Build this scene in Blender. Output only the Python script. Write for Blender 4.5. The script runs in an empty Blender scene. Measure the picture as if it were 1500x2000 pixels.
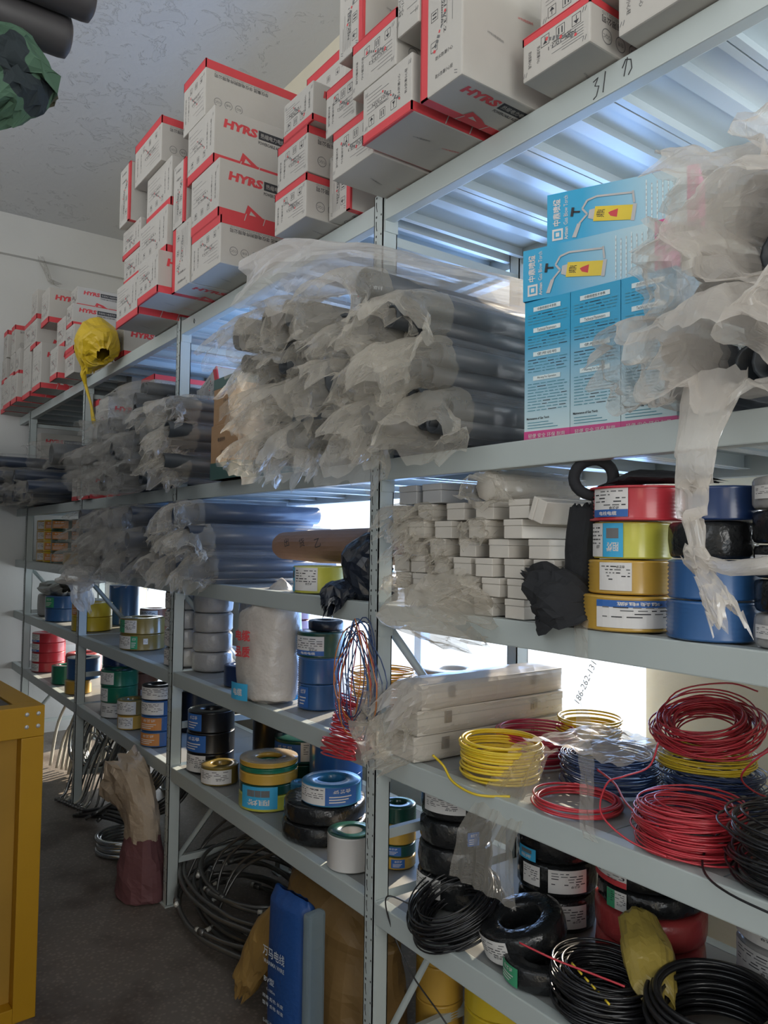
import bpy, bmesh, math, random
from math import sin, cos, pi, radians, atan2, sqrt
from mathutils import Vector, Matrix, noise

scene = bpy.context.scene
COL = scene.collection

# ------------------------------------------------------------------ camera, light, exposure
YAW, PITCH, ROLL = 0.6296, 0.0412, 0.0137
cam_data = bpy.data.cameras.new('camera')
cam_data.sensor_fit = 'VERTICAL'
cam_data.sensor_height = 36.0
cam_data.sensor_width = 27.0
cam_data.lens = 1502.5 / 2000 * 36
cam_data.clip_start = 0.05
CAM = bpy.data.objects.new('camera', cam_data)
COL.objects.link(CAM)
_f = Vector((-cos(YAW) * cos(PITCH), sin(YAW) * cos(PITCH), sin(PITCH)))
_r = Vector((sin(YAW), cos(YAW), 0))
_u = _r.cross(_f)
_c, _s = cos(ROLL), sin(ROLL)
_r2 = _r * _c + _u * _s
_u2 = _u * _c - _r * _s
CAMPOS = Vector((1.7081, -1.2309, 1.5452))
CAM.matrix_world = Matrix((( _r2.x, _u2.x, -_f.x, CAMPOS.x), (_r2.y, _u2.y, -_f.y, CAMPOS.y), (_r2.z, _u2.z, -_f.z, CAMPOS.z), (0, 0, 0, 1)))
scene.camera = CAM

vs = scene.view_settings
vs.view_transform = 'Standard'
vs.look = 'None'
vs.gamma = 1.0
vs.use_curve_mapping = False
vs.exposure = 0.08
scene.cycles.max_bounces = 6
scene.cycles.diffuse_bounces = 3
scene.cycles.glossy_bounces = 3
scene.cycles.transmission_bounces = 4
scene.cycles.transparent_max_bounces = 14
scene.cycles.caustics_reflective = False
scene.cycles.caustics_refractive = False
scene.cycles.sample_clamp_indirect = 4.0

world = bpy.data.worlds.new('sky')
scene.world = world
world.use_nodes = True
bg = world.node_tree.nodes['Background']
bg.inputs[0].default_value = (0.84, 0.92, 1.0, 1)
bg.inputs[1].default_value = 1.5


def area_light(name, loc, rot, sx, sy, power, color, portal=False):
    d = bpy.data.lights.new(name, 'AREA')
    d.shape = 'RECTANGLE'
    d.size, d.size_y = sx, sy
    d.energy = power
    d.color = color
    o = bpy.data.objects.new(name, d)
    o.location = loc
    o.rotation_euler = rot
    COL.objects.link(o)
    return o


# daylight through the windows of the back wall, the shop front and the open shop door on the right
area_light('daylight_back_window', (-0.9, 1.5, 1.5), (radians(-120), 0, 0), 2.4, 1.7, 95, (0.20, 0.45, 1.0))
area_light('daylight_near_window', (1.75, 1.4, 2.2), (radians(-112), 0, 0), 1.6, 1.6, 85, (0.88, 0.95, 1.0))
area_light('daylight_far_window', (-4.1, 0.98, 0.75), (radians(-90), 0, 0), 1.1, 1.3, 12, (0.85, 0.93, 1.0))
area_light('daylight_shop_front', (-0.5, -4.1, 2.25), (radians(157), 0, 0), 6.0, 1.3, 135, (1.0, 0.96, 0.90))
area_light('daylight_shop_door', (4.5, -1.6, 2.3), (0, radians(102), 0), 1.8, 2.0, 42, (1.0, 0.95, 0.87))
sun_d = bpy.data.lights.new('sun', 'SUN')
sun_d.energy = 10.0
sun_d.angle = radians(1.0)
sun_d.color = (1.0, 0.86, 0.66)
sun = bpy.data.objects.new('sun', sun_d)
sun.rotation_euler = Vector((-0.35, 0.8, 0.36)).to_track_quat('Z', 'Y').to_euler()
COL.objects.link(sun)

# ------------------------------------------------------------------ materials
MATS = {}


def mat(name, color, rough=0.5, metal=0.0, var=0.12, scale=14.0, bump=0.0, bscale=60.0, coat=0.0, spec=0.5, trans=0.0, detail=4.0):
    if name in MATS:
        return MATS[name]
    m = bpy.data.materials.new(name)
    m.use_nodes = True
    nt = m.node_tree
    b = nt.nodes['Principled BSDF']
    b.inputs['Roughness'].default_value = rough
    b.inputs['Metallic'].default_value = metal
    b.inputs['Coat Weight'].default_value = coat
    b.inputs['Coat Roughness'].default_value = 0.12
    b.inputs['Specular IOR Level'].default_value = spec
    tc = nt.nodes.new('ShaderNodeTexCoord')
    n = nt.nodes.new('ShaderNodeTexNoise')
    n.inputs['Scale'].default_value = scale
    n.inputs['Detail'].default_value = detail
    nt.links.new(tc.outputs['Object'], n.inputs['Vector'])
    mx = nt.nodes.new('ShaderNodeMix')
    mx.data_type = 'RGBA'
    mx.inputs[6].default_value = (*[c * (1 - var) for c in color], 1)
    mx.inputs[7].default_value = (*[min(1, c * (1 + var)) for c in color], 1)
    nt.links.new(n.outputs['Fac'], mx.inputs[0])
    nt.links.new(mx.outputs[2], b.inputs['Base Color'])
    if bump:
        n2 = nt.nodes.new('ShaderNodeTexNoise')
        n2.inputs['Scale'].default_value = bscale
        n2.inputs['Detail'].default_value = 3
        nt.links.new(tc.outputs['Object'], n2.inputs['Vector'])
        bp = nt.nodes.new('ShaderNodeBump')
        bp.inputs['Strength'].default_value = bump
        bp.inputs['Distance'].default_value = 0.01
        nt.links.new(n2.outputs['Fac'], bp.inputs['Height'])
        nt.links.new(bp.outputs['Normal'], b.inputs['Normal'])
    MATS[name] = m
    return m


def film(name, color, clear=0.55, rough=0.18, bump=0.35, bscale=14.0):
    """thin plastic film: part clear, part milky and shiny, with fine crinkles"""
    if name in MATS:
        return MATS[name]
    m = bpy.data.materials.new(name)
    m.use_nodes = True
    nt = m.node_tree
    b = nt.nodes['Principled BSDF']
    out = nt.nodes['Material Output']
    b.inputs['Base Color'].default_value = (*color, 1)
    b.inputs['Roughness'].default_value = rough
    b.inputs['Specular IOR Level'].default_value = 0.7
    tc = nt.nodes.new('ShaderNodeTexCoord')
    vo = nt.nodes.new('ShaderNodeTexVoronoi')
    vo.inputs['Scale'].default_value = bscale
    vo.feature = 'F1'
    n2 = nt.nodes.new('ShaderNodeTexNoise')
    n2.inputs['Scale'].default_value = bscale * 0.7
    nt.links.new(tc.outputs['Object'], n2.inputs['Vector'])
    nt.links.new(n2.outputs['Color'], vo.inputs['Vector'])
    ad = nt.nodes.new('ShaderNodeVectorMath')
    ad.operation = 'MULTIPLY_ADD'
    ad.inputs[1].default_value = (0.06, 0.06, 0.06)
    nt.links.new(n2.outputs['Color'], ad.inputs[0])
    nt.links.new(tc.outputs['Object'], ad.inputs[2])
    nt.links.new(ad.outputs[0], vo.inputs['Vector'])
    bp = nt.nodes.new('ShaderNodeBump')
    bp.inputs['Strength'].default_value = bump
    bp.inputs['Distance'].default_value = 0.012
    nt.links.new(vo.outputs['Distance'], bp.inputs['Height'])
    nt.links.new(bp.outputs['Normal'], b.inputs['Normal'])
    tl = nt.nodes.new('ShaderNodeBsdfTranslucent')
    tl.inputs['Color'].default_value = (*color, 1)
    m1 = nt.nodes.new('ShaderNodeMixShader')
    m1.inputs[0].default_value = 0.36
    nt.links.new(b.outputs[0], m1.inputs[1])
    nt.links.new(tl.outputs[0], m1.inputs[2])
    tr = nt.nodes.new('ShaderNodeBsdfTransparent')
    lw = nt.nodes.new('ShaderNodeLayerWeight')
    lw.inputs['Blend'].default_value = 0.35
    nt.links.new(bp.outputs['Normal'], lw.inputs['Normal'])
    mr = nt.nodes.new('ShaderNodeMapRange')
    mr.inputs[1].default_value = 0.0
    mr.inputs[2].default_value = 0.8
    mr.inputs[3].default_value = 1 - clear
    mr.inputs[4].default_value = min(1.0, 1.35 - clear)
    nt.links.new(lw.outputs['Facing'], mr.inputs[0])
    m2 = nt.nodes.new('ShaderNodeMixShader')
    nt.links.new(mr.outputs[0], m2.inputs[0])
    nt.links.new(tr.outputs[0], m2.inputs[1])
    nt.links.new(m1.outputs[0], m2.inputs[2])
    nt.links.new(m2.outputs[0], out.inputs[0])
    MATS[name] = m
    return m


STEEL = mat('grey_painted_steel', (0.47, 0.52, 0.51), 0.38, var=0.05, scale=6)
DECK = mat('grey_painted_deck', (0.50, 0.56, 0.58), 0.3, var=0.05, scale=5)
DUSTY = mat('dusty_deck_top', (0.27, 0.275, 0.265), 0.5, var=0.12, scale=5)
HOLE = mat('dark_slot', (0.03, 0.03, 0.03), 0.8)
INK = mat('black_ink', (0.03, 0.03, 0.035), 0.7)
GREYINK = mat('grey_ink', (0.16, 0.16, 0.16), 0.8)
REDINK = mat('red_print', (0.62, 0.055, 0.065), 0.55, var=0.06)
CARTON = mat('white_carton', (0.49, 0.465, 0.425), 0.72, var=0.07, scale=7, bump=0.08, bscale=25)
WHITE = mat('white_paper', (0.72, 0.70, 0.68), 0.55, var=0.05)
BLUEP = mat('blue_print', (0.03, 0.13, 0.42), 0.5, var=0.1)
CYANP = mat('cyan_print', (0.05, 0.42, 0.72), 0.5, var=0.08)
ORANGEP = mat('orange_print', (0.62, 0.24, 0.06), 0.5)
GREENP = mat('green_print', (0.05, 0.32, 0.16), 0.5)


# ------------------------------------------------------------------ mesh collector
class MB:
    def __init__(s):
        s.v, s.f, s.m, s.sm = [], [], [], []

    def add(s, verts, faces, mi=0, M=None, smooth=False):
        o = len(s.v)
        if M is not None:
            verts = [M @ Vector(p) for p in verts]
        s.v += [tuple(p) for p in verts]
        s.f += [tuple(i + o for i in q) for q in faces]
        s.m += [mi] * len(faces)
        s.sm += [smooth] * len(faces)

    def box(s, x0, x1, y0, y1, z0, z1, mi=0, M=None, ch=0.0):
        if ch:
            bm = bmesh.new()
            bmesh.ops.create_cube(bm, size=1)
            for v in bm.verts:
                v.co = ((x0 + x1) / 2 + v.co.x * (x1 - x0), (y0 + y1) / 2 + v.co.y * (y1 - y0), (z0 + z1) / 2 + v.co.z * (z1 - z0))
            bmesh.ops.bevel(bm, geom=list(bm.edges), offset=ch, segments=2, profile=0.6, affect='EDGES')
            bm.verts.index_update()
            s.add([v.co[:] for v in bm.verts], [[v.index for v in f.verts] for f in bm.faces], mi, M)
            bm.free()
            return
        V = [(x, y, z) for x in (x0, x1) for y in (y0, y1) for z in (z0, z1)]
        F = [(0, 1, 3, 2), (4, 6, 7, 5), (0, 4, 5, 1), (2, 3, 7, 6), (0, 2, 6, 4), (1, 5, 7, 3)]
        s.add(V, F, mi, M)

    def quad(s, a, b, c, d, mi=0, M=None):
        s.add([a, b, c, d], [(0, 1, 2, 3)], mi, M)

    def tube(s, pts, r, n=6, mi=0, closed=False, M=None, caps=True, flat=1.0):
        pts = [Vector(p) for p in pts]
        k = len(pts)
        rs = r if isinstance(r, (list, tuple)) else [r] * k
        V = []
        prev = None
        for i, p in enumerate(pts):
            if closed:
                t = pts[(i + 1) % k] - pts[i - 1]
            else:
                t = pts[min(i + 1, k - 1)] - pts[max(i - 1, 0)]
            t = t.normalized() if t.length > 1e-9 else Vector((0, 0, 1))
            if prev is None:
                a = Vector((0, 0, 1)) if abs(t.z) < 0.9 else Vector((1, 0, 0))
                nx = t.cross(a).normalized()
            else:
                nx = prev - t * prev.dot(t)
                nx = nx.normalized() if nx.length > 1e-6 else t.orthogonal().normalized()
            prev = nx
            ny = t.cross(nx)
            for j in range(n):
                an = 2 * pi * j / n
                V.append(p + nx * (cos(an) * rs[i]) + ny * (sin(an) * rs[i] * flat))
        F = []
        for i in range(k if closed else k - 1):
            i2 = (i + 1) % k
            for j in range(n):
                j2 = (j + 1) % n
                F.append((i * n + j, i * n + j2, i2 * n + j2, i2 * n + j))
        if caps and not closed:
            F.append(tuple(range(n))[::-1])
            F.append(tuple((k - 1) * n + j for j in range(n)))
        s.add(V, F, mi, M, smooth=True)

    def lathe(s, prof, n=40, mi=0, closed=False, M=None, wob=0.0, seed=0, mis=None):
        V, F = [], []
        k = len(prof)
        for j in range(n):
            a = 2 * pi * j / n
            w = 1 + wob * noise.noise((cos(a) * 1.7 + seed, sin(a) * 1.7, seed * 0.37)) if wob else 1
            for i, (r, z) in enumerate(prof):
                ww = w + (wob * 0.7 * noise.noise((cos(a) * 5 + seed, sin(a) * 5, z * 40)) if wob else 0)
                V.append((cos(a) * r * ww, sin(a) * r * ww, z))
        fm = []
        for j in range(n):
            j2 = (j + 1) % n
            for i in range(k if closed else k - 1):
                i2 = (i + 1) % k
                F.append((j * k + i, j2 * k + i, j2 * k + i2, j * k + i2))
        s.add(V, F, mi, M, smooth=True)

    def patch(s, R, p0, p1, z0, z1, mi=0, n=10, M=None):
        V, F = [], []
        for i in range(n + 1):
            a = p0 + (p1 - p0) * i / n
            V += [(cos(a) * R, sin(a) * R, z0), (cos(a) * R, sin(a) * R, z1)]
        for i in range(n):
            F.append((2 * i, 2 * i + 2, 2 * i + 3, 2 * i + 1))
        s.add(V, F, mi, M)

    def text(s, string, M, h, mi=0, bold=0.0, shear=0.0, width=None, align='C'):
        V, F, w = glyphs(string, bold, shear)
        sx = (width / w if width else h)
        dx = {'C': -w / 2, 'L': 0, 'R': -w}[align]
        s.add([((x + dx) * sx, y * h, 0) for x, y in V], F, mi, M)

    def build(s, name, mats, parent=None, loc=None, recalc=False):
        me = bpy.data.meshes.new(name)
        me.from_pydata(s.v, [], s.f)
        if not isinstance(mats, (list, tuple)):
            mats = [mats]
        for m in mats:
            me.materials.append(m)
        me.polygons.foreach_set('material_index', s.m)
        me.polygons.foreach_set('use_smooth', s.sm)
        if recalc:
            bm = bmesh.new()
            bm.from_mesh(me)
            bmesh.ops.recalc_face_normals(bm, faces=bm.faces)
            bm.to_mesh(me)
            bm.free()
        me.update()
        o = bpy.data.objects.new(name, me)
        COL.objects.link(o)
        if parent:
            o.parent = parent
        if loc is not None:
            o.location = loc
        return o


_GL = {}


def glyphs(string, bold=0.0, shear=0.0):
    key = (string, bold, shear)
    if key in _GL:
        return _GL[key]
    cu = bpy.data.curves.new('lettering', 'FONT')
    cu.body = string
    cu.size = 1.0
    cu.resolution_u = 2
    cu.offset = bold
    cu.shear = shear
    cu.align_x = 'LEFT'
    ob = bpy.data.objects.new('lettering', cu)
    COL.objects.link(ob)
    dg = bpy.context.evaluated_depsgraph_get()
    me = bpy.data.meshes.new_from_object(ob.evaluated_get(dg))
    V = [(v.co.x, v.co.y) for v in me.vertices]
    F = [tuple(p.vertices) for p in me.polygons]
    bpy.data.objects.remove(ob)
    bpy.data.curves.remove(cu)
    bpy.data.meshes.remove(me)
    if not V:
        V, F = [(0, 0), (1, 0), (1, 1)], [(0, 1, 2)]
    x0 = min(v[0] for v in V)
    x1 = max(v[0] for v in V)
    y0 = min(v[1] for v in V)
    y1 = max(v[1] for v in V)
    hh = max(y1 - y0, 1e-3)
    V = [((x - x0) / hh, (y - y0) / hh - 0.5) for x, y in V]
    _GL[key] = (V, F, (x1 - x0) / hh)
    return _GL[key]


def tag(o, label=None, cat=None, group=None, kind=None):
    if label:
        o['label'] = label
    if cat:
        o['category'] = cat
    if group:
        o['group'] = group
    if kind:
        o['kind'] = kind
    return o


def thing(name, label, cat, loc=(0, 0, 0), rz=0.0, group=None, rot=None):
    o = bpy.data.objects.new(name, None)
    o.empty_display_size = 0.05
    COL.objects.link(o)
    o.location = loc
    o.rotation_euler = rot if rot else (0, 0, rz)
    return tag(o, label, cat, group)


def frame(o, u, v):
    """matrix putting local x on u, local y on v, at o"""
    u, v = Vector(u).normalized(), Vector(v).normalized()
    n = u.cross(v)
    return Matrix(((u.x, v.x, n.x, o[0]), (u.y, v.y, n.y, o[1]), (u.z, v.z, n.z, o[2]), (0, 0, 0, 1)))


# ------------------------------------------------------------------ the room
CEIL, WX0, WX1, WY0, WY1 = 4.1, -4.9, 4.2, -3.5, 0.78
PLASTER = mat('whitewashed_plaster', (0.66, 0.66, 0.64), 0.85, var=0.06, scale=2.0, bump=0.15, bscale=18)
CREAM = mat('cream_plaster', (0.72, 0.66, 0.52), 0.85, var=0.08, scale=3.0, bump=0.2, bscale=25)


def ceiling_material():
    m = bpy.data.materials.new('flaking_ceiling_paint')
    m.use_nodes = True
    nt = m.node_tree
    b = nt.nodes['Principled BSDF']
    b.inputs['Roughness'].default_value = 0.85
    tc = nt.nodes.new('ShaderNodeTexCoord')
    n1 = nt.nodes.new('ShaderNodeTexNoise')
    n1.inputs['Scale'].default_value = 7.5
    n1.inputs['Detail'].default_value = 9
    n1.inputs['Roughness'].default_value = 0.68
    n1.inputs['Distortion'].default_value = 0.6
    nt.links.new(tc.outputs['Object'], n1.inputs['Vector'])
    n0 = nt.nodes.new('ShaderNodeTexNoise')
    n0.inputs['Scale'].default_value = 0.9
    nt.links.new(tc.outputs['Object'], n0.inputs['Vector'])
    ad = nt.nodes.new('ShaderNodeMath')
    ad.operation = 'MULTIPLY_ADD'
    ad.inputs[1].default_value = 0.45
    nt.links.new(n0.outputs['Fac'], ad.inputs[0])
    nt.links.new(n1.outputs['Fac'], ad.inputs[2])
    cr = nt.nodes.new('ShaderNodeValToRGB')
    cr.color_ramp.elements[0].position = 0.80
    cr.color_ramp.elements[0].color = (0, 0, 0, 1)
    cr.color_ramp.elements[1].position = 0.812
    cr.color_ramp.elements[1].color = (1, 1, 1, 1)
    nt.links.new(ad.outputs[0], cr.inputs[0])
    mx = nt.nodes.new('ShaderNodeMix')
    mx.data_type = 'RGBA'
    mx.inputs[6].default_value = (0.60, 0.61, 0.62, 1)
    mx.inputs[7].default_value = (0.58, 0.59, 0.60, 1)
    nt.links.new(cr.outputs[0], mx.inputs[0])
    nt.links.new(mx.outputs[2], b.inputs['Base Color'])
    bp = nt.nodes.new('ShaderNodeBump')
    bp.inputs['Strength'].default_value = 0.55
    bp.inputs['Distance'].default_value = 0.018
    nt.links.new(cr.outputs[0], bp.inputs['Height'])
    b2 = nt.nodes.new('ShaderNodeBump')
    b2.inputs['Strength'].default_value = 0.25
    b2.inputs['Distance'].default_value = 0.012
    nt.links.new(n1.outputs['Fac'], b2.inputs['Height'])
    nt.links.new(bp.outputs['Normal'], b2.inputs['Normal'])
    nt.links.new(b2.outputs['Normal'], b.inputs['Normal'])
    return m


def floor_material():
    m = bpy.data.materials.new('terrazzo_floor')
    m.use_nodes = True
    nt = m.node_tree
    b = nt.nodes['Principled BSDF']
    b.inputs['Roughness'].default_value = 0.55
    tc = nt.nodes.new('ShaderNodeTexCoord')
    vo = nt.nodes.new('ShaderNodeTexVoronoi')
    vo.inputs['Scale'].default_value = 60
    nt.links.new(tc.outputs['Object'], vo.inputs['Vector'])
    n1 = nt.nodes.new('ShaderNodeTexNoise')
    n1.inputs['Scale'].default_value = 3
    n1.inputs['Detail'].default_value = 6
    nt.links.new(tc.outputs['Object'], n1.inputs['Vector'])
    cr = nt.nodes.new('ShaderNodeValToRGB')
    cr.color_ramp.elements[0].position = 0.0
    cr.color_ramp.elements[0].color = (0.30, 0.26, 0.22, 1)
    cr.color_ramp.elements[1].position = 0.45
    cr.color_ramp.elements[1].color = (0.18, 0.155, 0.135, 1)
    nt.links.new(vo.outputs['Distance'], cr.inputs[0])
    st = nt.nodes.new('ShaderNodeValToRGB')
    st.color_ramp.elements[0].position = 0.36
    st.color_ramp.elements[0].color = (0.55, 0.5, 0.47, 1)
    st.color_ramp.elements[1].position = 0.5
    st.color_ramp.elements[1].color = (1, 1, 1, 1)
    nt.links.new(n1.outputs['Fac'], st.inputs[0])
    mx = nt.nodes.new('ShaderNodeMix')
    mx.data_type = 'RGBA'
    mx.blend_type = 'MULTIPLY'
    mx.inputs[0].default_value = 1
    nt.links.new(cr.outputs[0], mx.inputs[6])
    nt.links.new(st.outputs[0], mx.inputs[7])
    nt.links.new(mx.outputs[2], b.inputs['Base Color'])
    return m


def struct(name, mb, mats, loc=None):
    return tag(mb.build(name, mats, loc=loc), kind='structure')


def wall_with_holes(name, axis, at, thick, a0, a1, z0, z1, holes, mats):
    """wall across x (axis 'y') or across y (axis 'x'), pierced by rectangles (a0, a1, z0, z1)"""
    mb = MB()
    xs = sorted({a0, a1, *[h[0] for h in holes], *[h[1] for h in holes]})
    zs = sorted({z0, z1, *[h[2] for h in holes], *[h[3] for h in holes]})
    for i in range(len(xs) - 1):
        for j in range(len(zs) - 1):
            cx, cz = (xs[i] + xs[i + 1]) / 2, (zs[j] + zs[j + 1]) / 2
            if any(h[0] < cx < h[1] and h[2] < cz < h[3] for h in holes):
                continue
            if axis == 'y':
                mb.box(xs[i], xs[i + 1], at, at + thick, zs[j], zs[j + 1])
            else:
                mb.box(at, at + thick, xs[i], xs[i + 1], zs[j], zs[j + 1])
    return struct(name, mb, mats)


W1 = (-2.15, 0.295, 0.86, 2.62)
W2 = (1.05, 2.6, 1.55, 3.15)
W3 = (-4.68, -3.5, 0.12, 1.42)
wall_with_holes('wall_back', 'y', WY1, 0.2, WX0, WX1, 0, CEIL, [W1, W2, W3], CREAM)
wall_with_holes('wall_front', 'y', WY0 - 0.2, 0.2, WX0, WX1, 0, CEIL, [(-3.5, 2.5, 2.15, 3.85)], PLASTER)
wall_with_holes('wall_left', 'x', WX0 - 0.2, 0.2, WY0 - 0.2, WY1 + 0.2, 0, CEIL, [], PLASTER)
wall_with_holes('wall_right', 'x', WX1, 0.2, WY0 - 0.2, WY1 + 0.2, 0, CEIL, [(-2.6, -0.6, 0.0, 3.2)], PLASTER)
mb = MB()
mb.box(WX0 - 0.2, WX1 + 0.2, WY0 - 0.2, WY1 + 0.2, CEIL, CEIL + 0.15)
struct('ceiling', mb, ceiling_material())
mb = MB()
mb.box(WX0 - 0.2, WX1 + 0.2, WY0 - 0.2, WY1 + 0.2, -0.1, 0)
struct('floor', mb, floor_material())
mb = MB()
mb.box(WX0, WX0 + 0.05, WY0, WY1, 3.78, CEIL)
struct('trim_1', mb, PLASTER)
WINF = mat('white_window_frame', (0.7, 0.72, 0.72), 0.4)


def window(name, w, nx):
    mb = MB()
    x0, x1, z0, z1 = w
    y0, y1 = WY1 + 0.1, WY1 + 0.15
    t = 0.045
    mb.box(x0, x1, y0, y1, z0, z0 + t)
    mb.box(x0, x1, y0, y1, z1 - t, z1)
    for i in range(nx + 1):
        x = x0 + (x1 - x0 - t) * i / nx
        mb.box(x, x + t, y0, y1, z0, z1)
    tag(mb.build(name, WINF), kind='structure')


window('window_1', W1, 2)
window('window_2', W2, 2)
window('window_3', W3, 1)

# ------------------------------------------------------------------ the rack
BAY, NB, D = 1.5, 4, 0.58
LEV = [2.502, 1.776, 1.381, 0.985, 0.584]
PX = [k * -BAY for k in range(NB + 1)] + [BAY]
rack = thing('storage_rack', 'grey steel warehouse rack with slotted posts running along the back wall', 'rack', (0, 0, 0))
PW, PD = 0.042, 0.05
for x in PX:
    for back in (0, 1):
        mb = MB()
        y0 = -0.004 if not back else D - PD + 0.004
        x0, x1 = x - PW, x
        t = 0.003
        mb.box(x0, x1, y0, y0 + t, 0.0, LEV[0] + 0.02)
        mb.box(x0, x0 + t, y0, y0 + PD, 0.0, LEV[0] + 0.02)
        mb.box(x1 - t, x1, y0, y0 + PD, 0.0, LEV[0] + 0.02)
        mb.box(x0, x1, y0 + PD - t, y0 + PD, 0.0, LEV[0] + 0.02)
        mb.box(x0 - 0.012, x1 + 0.012, y0 - 0.01, y0 + PD + 0.01, 0.0, 0.006)
        if not back:
            z = 0.05
            while z < LEV[0]:
                yy = y0 - 0.0006
                mb.add([(x0 + .009, yy, z + .034), (x0 + .0125, yy, z + .034), (x0 + .0125, yy, z + .017), (x0 + .009, yy, z + .02)], [(0, 1, 2, 3)][:1], 1)
                mb.add([(x0 + .009, yy, z + .02), (x0 + .0125, yy, z + .017), (x0 + .016, yy, z + .006), (x0 + .013, yy, z + .006)], [(0, 1, 2, 3)], 1)
                mb.box(x0 + .009, x0 + .014, yy, yy + .0004, z + .043, z + .049, 1)
                mb.box(x0 + .031, x0 + .0345, yy, yy + .0004, z + .012, z + .03, 2)
                mb.box(x0 + .032, x0 + .036, yy, yy + .0004, z + .045, z + .05, 1)
                z += 0.055
        mb.build('post', [STEEL, HOLE, DECK], rack)
BH = 0.058
for b in range(NB + 1):
    xr = PX[b] - PW if b < NB + 1 else 0
    xl = PX[b] - BAY
    if b == NB:
        xr, xl = BAY - PW, 0.0
    for z in LEV:
        for back in (0, 1):
            mb = MB()
            ya, yb = (0.0, 0.034) if not back else (D - 0.034, D)
            mb.box(xl, xr, ya, yb, z - BH, z, ch=0.003)
            if not back:
                for xx, dx in ((xl, 1), (xr, -1)):
                    mb.box(min(xx, xx + dx * .004), max(xx, xx + dx * .004), 0.002, 0.046, z - BH - 0.03, z + 0.004)
            mb.build('beam', STEEL, rack)
        mb = MB()
        n = 6
        w = (xr - xl) / n
        for i in range(n):
            a = xl + i * w + 0.002
            c = a + w - 0.004
            mb.box(a, c, 0.034, D - 0.034, z - 0.008, z - 0.002)
            mb.quad((a, .034, z - .0016), (c, .034, z - .0016), (c, D - .034, z - .0016), (a, D - .034, z - .0016), 1)
            mb.box(a, a + .0015, 0.036, D - 0.036, z - 0.04, z - 0.008)
            mb.box(c - .0015, c, 0.036, D - 0.036, z - 0.04, z - 0.008)
            mb.box(a, a + .016, 0.036, D - 0.036, z - 0.0415, z - 0.04)
            mb.box(c - .016, c, 0.036, D - 0.036, z - 0.0415, z - 0.04)
            m0 = (a + c) / 2
            mb.box(m0 - .018, m0 + .018, 0.036, D - 0.036, z - 0.026, z - 0.008)
        mb.build('shelf_deck', [DECK, DUSTY], rack)
for x in PX:
    zz = [0.18, 0.75, 1.32, 1.9, 2.4]
    for i, z in enumerate(zz):
        mb = MB()
        mb.box(x - .03, x - .012, 0.045, D - .045, z - .013, z + .013)
        mb.build('brace', STEEL, rack)
        if i < 2:
            mb = MB()
            a, b_ = (0.045, D - .045) if i % 2 == 0 else (D - .045, 0.045)
            mb.tube([(x - .02, a, z), (x - .02, b_, zz[i + 1])], 0.013, 4)
            mb.build('brace', STEEL, rack)
# hand-written marks in black pen on the top beam
mb = MB()
for xm, st in ((0.72, [[(0, .036), (.012, .04), (.004, .026), (.014, .022), (.008, .004), (0, 0)], [(.024, .004), (.03, .044)], [(.07, .03), (.078, .044), (.09, .038), (.092, .02), (.084, .01)], [(.074, .012), (.082, .046)]]),
               (-0.46, [[(0, .036), (.012, .04), (.004, .026), (.014, .022), (.008, .004)], [(.024, .004), (.03, .044)], [(.05, .03), (.06, .02), (.07, .034)], [(.06, .006), (.061, .044)]]),
               (-1.36, [[(0, .02), (.005, .03), (.012, .02), (.006, .01), (0, .02)]])):
    for s_ in st:
        mb.tube([(xm + p[0], -0.0008, LEV[0] - BH + 0.006 + p[1]) for p in s_], 0.0011, 4)
mb.build('pen_mark', INK, rack)

# ------------------------------------------------------------------ cartons
RNG = random.Random(5)


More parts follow.
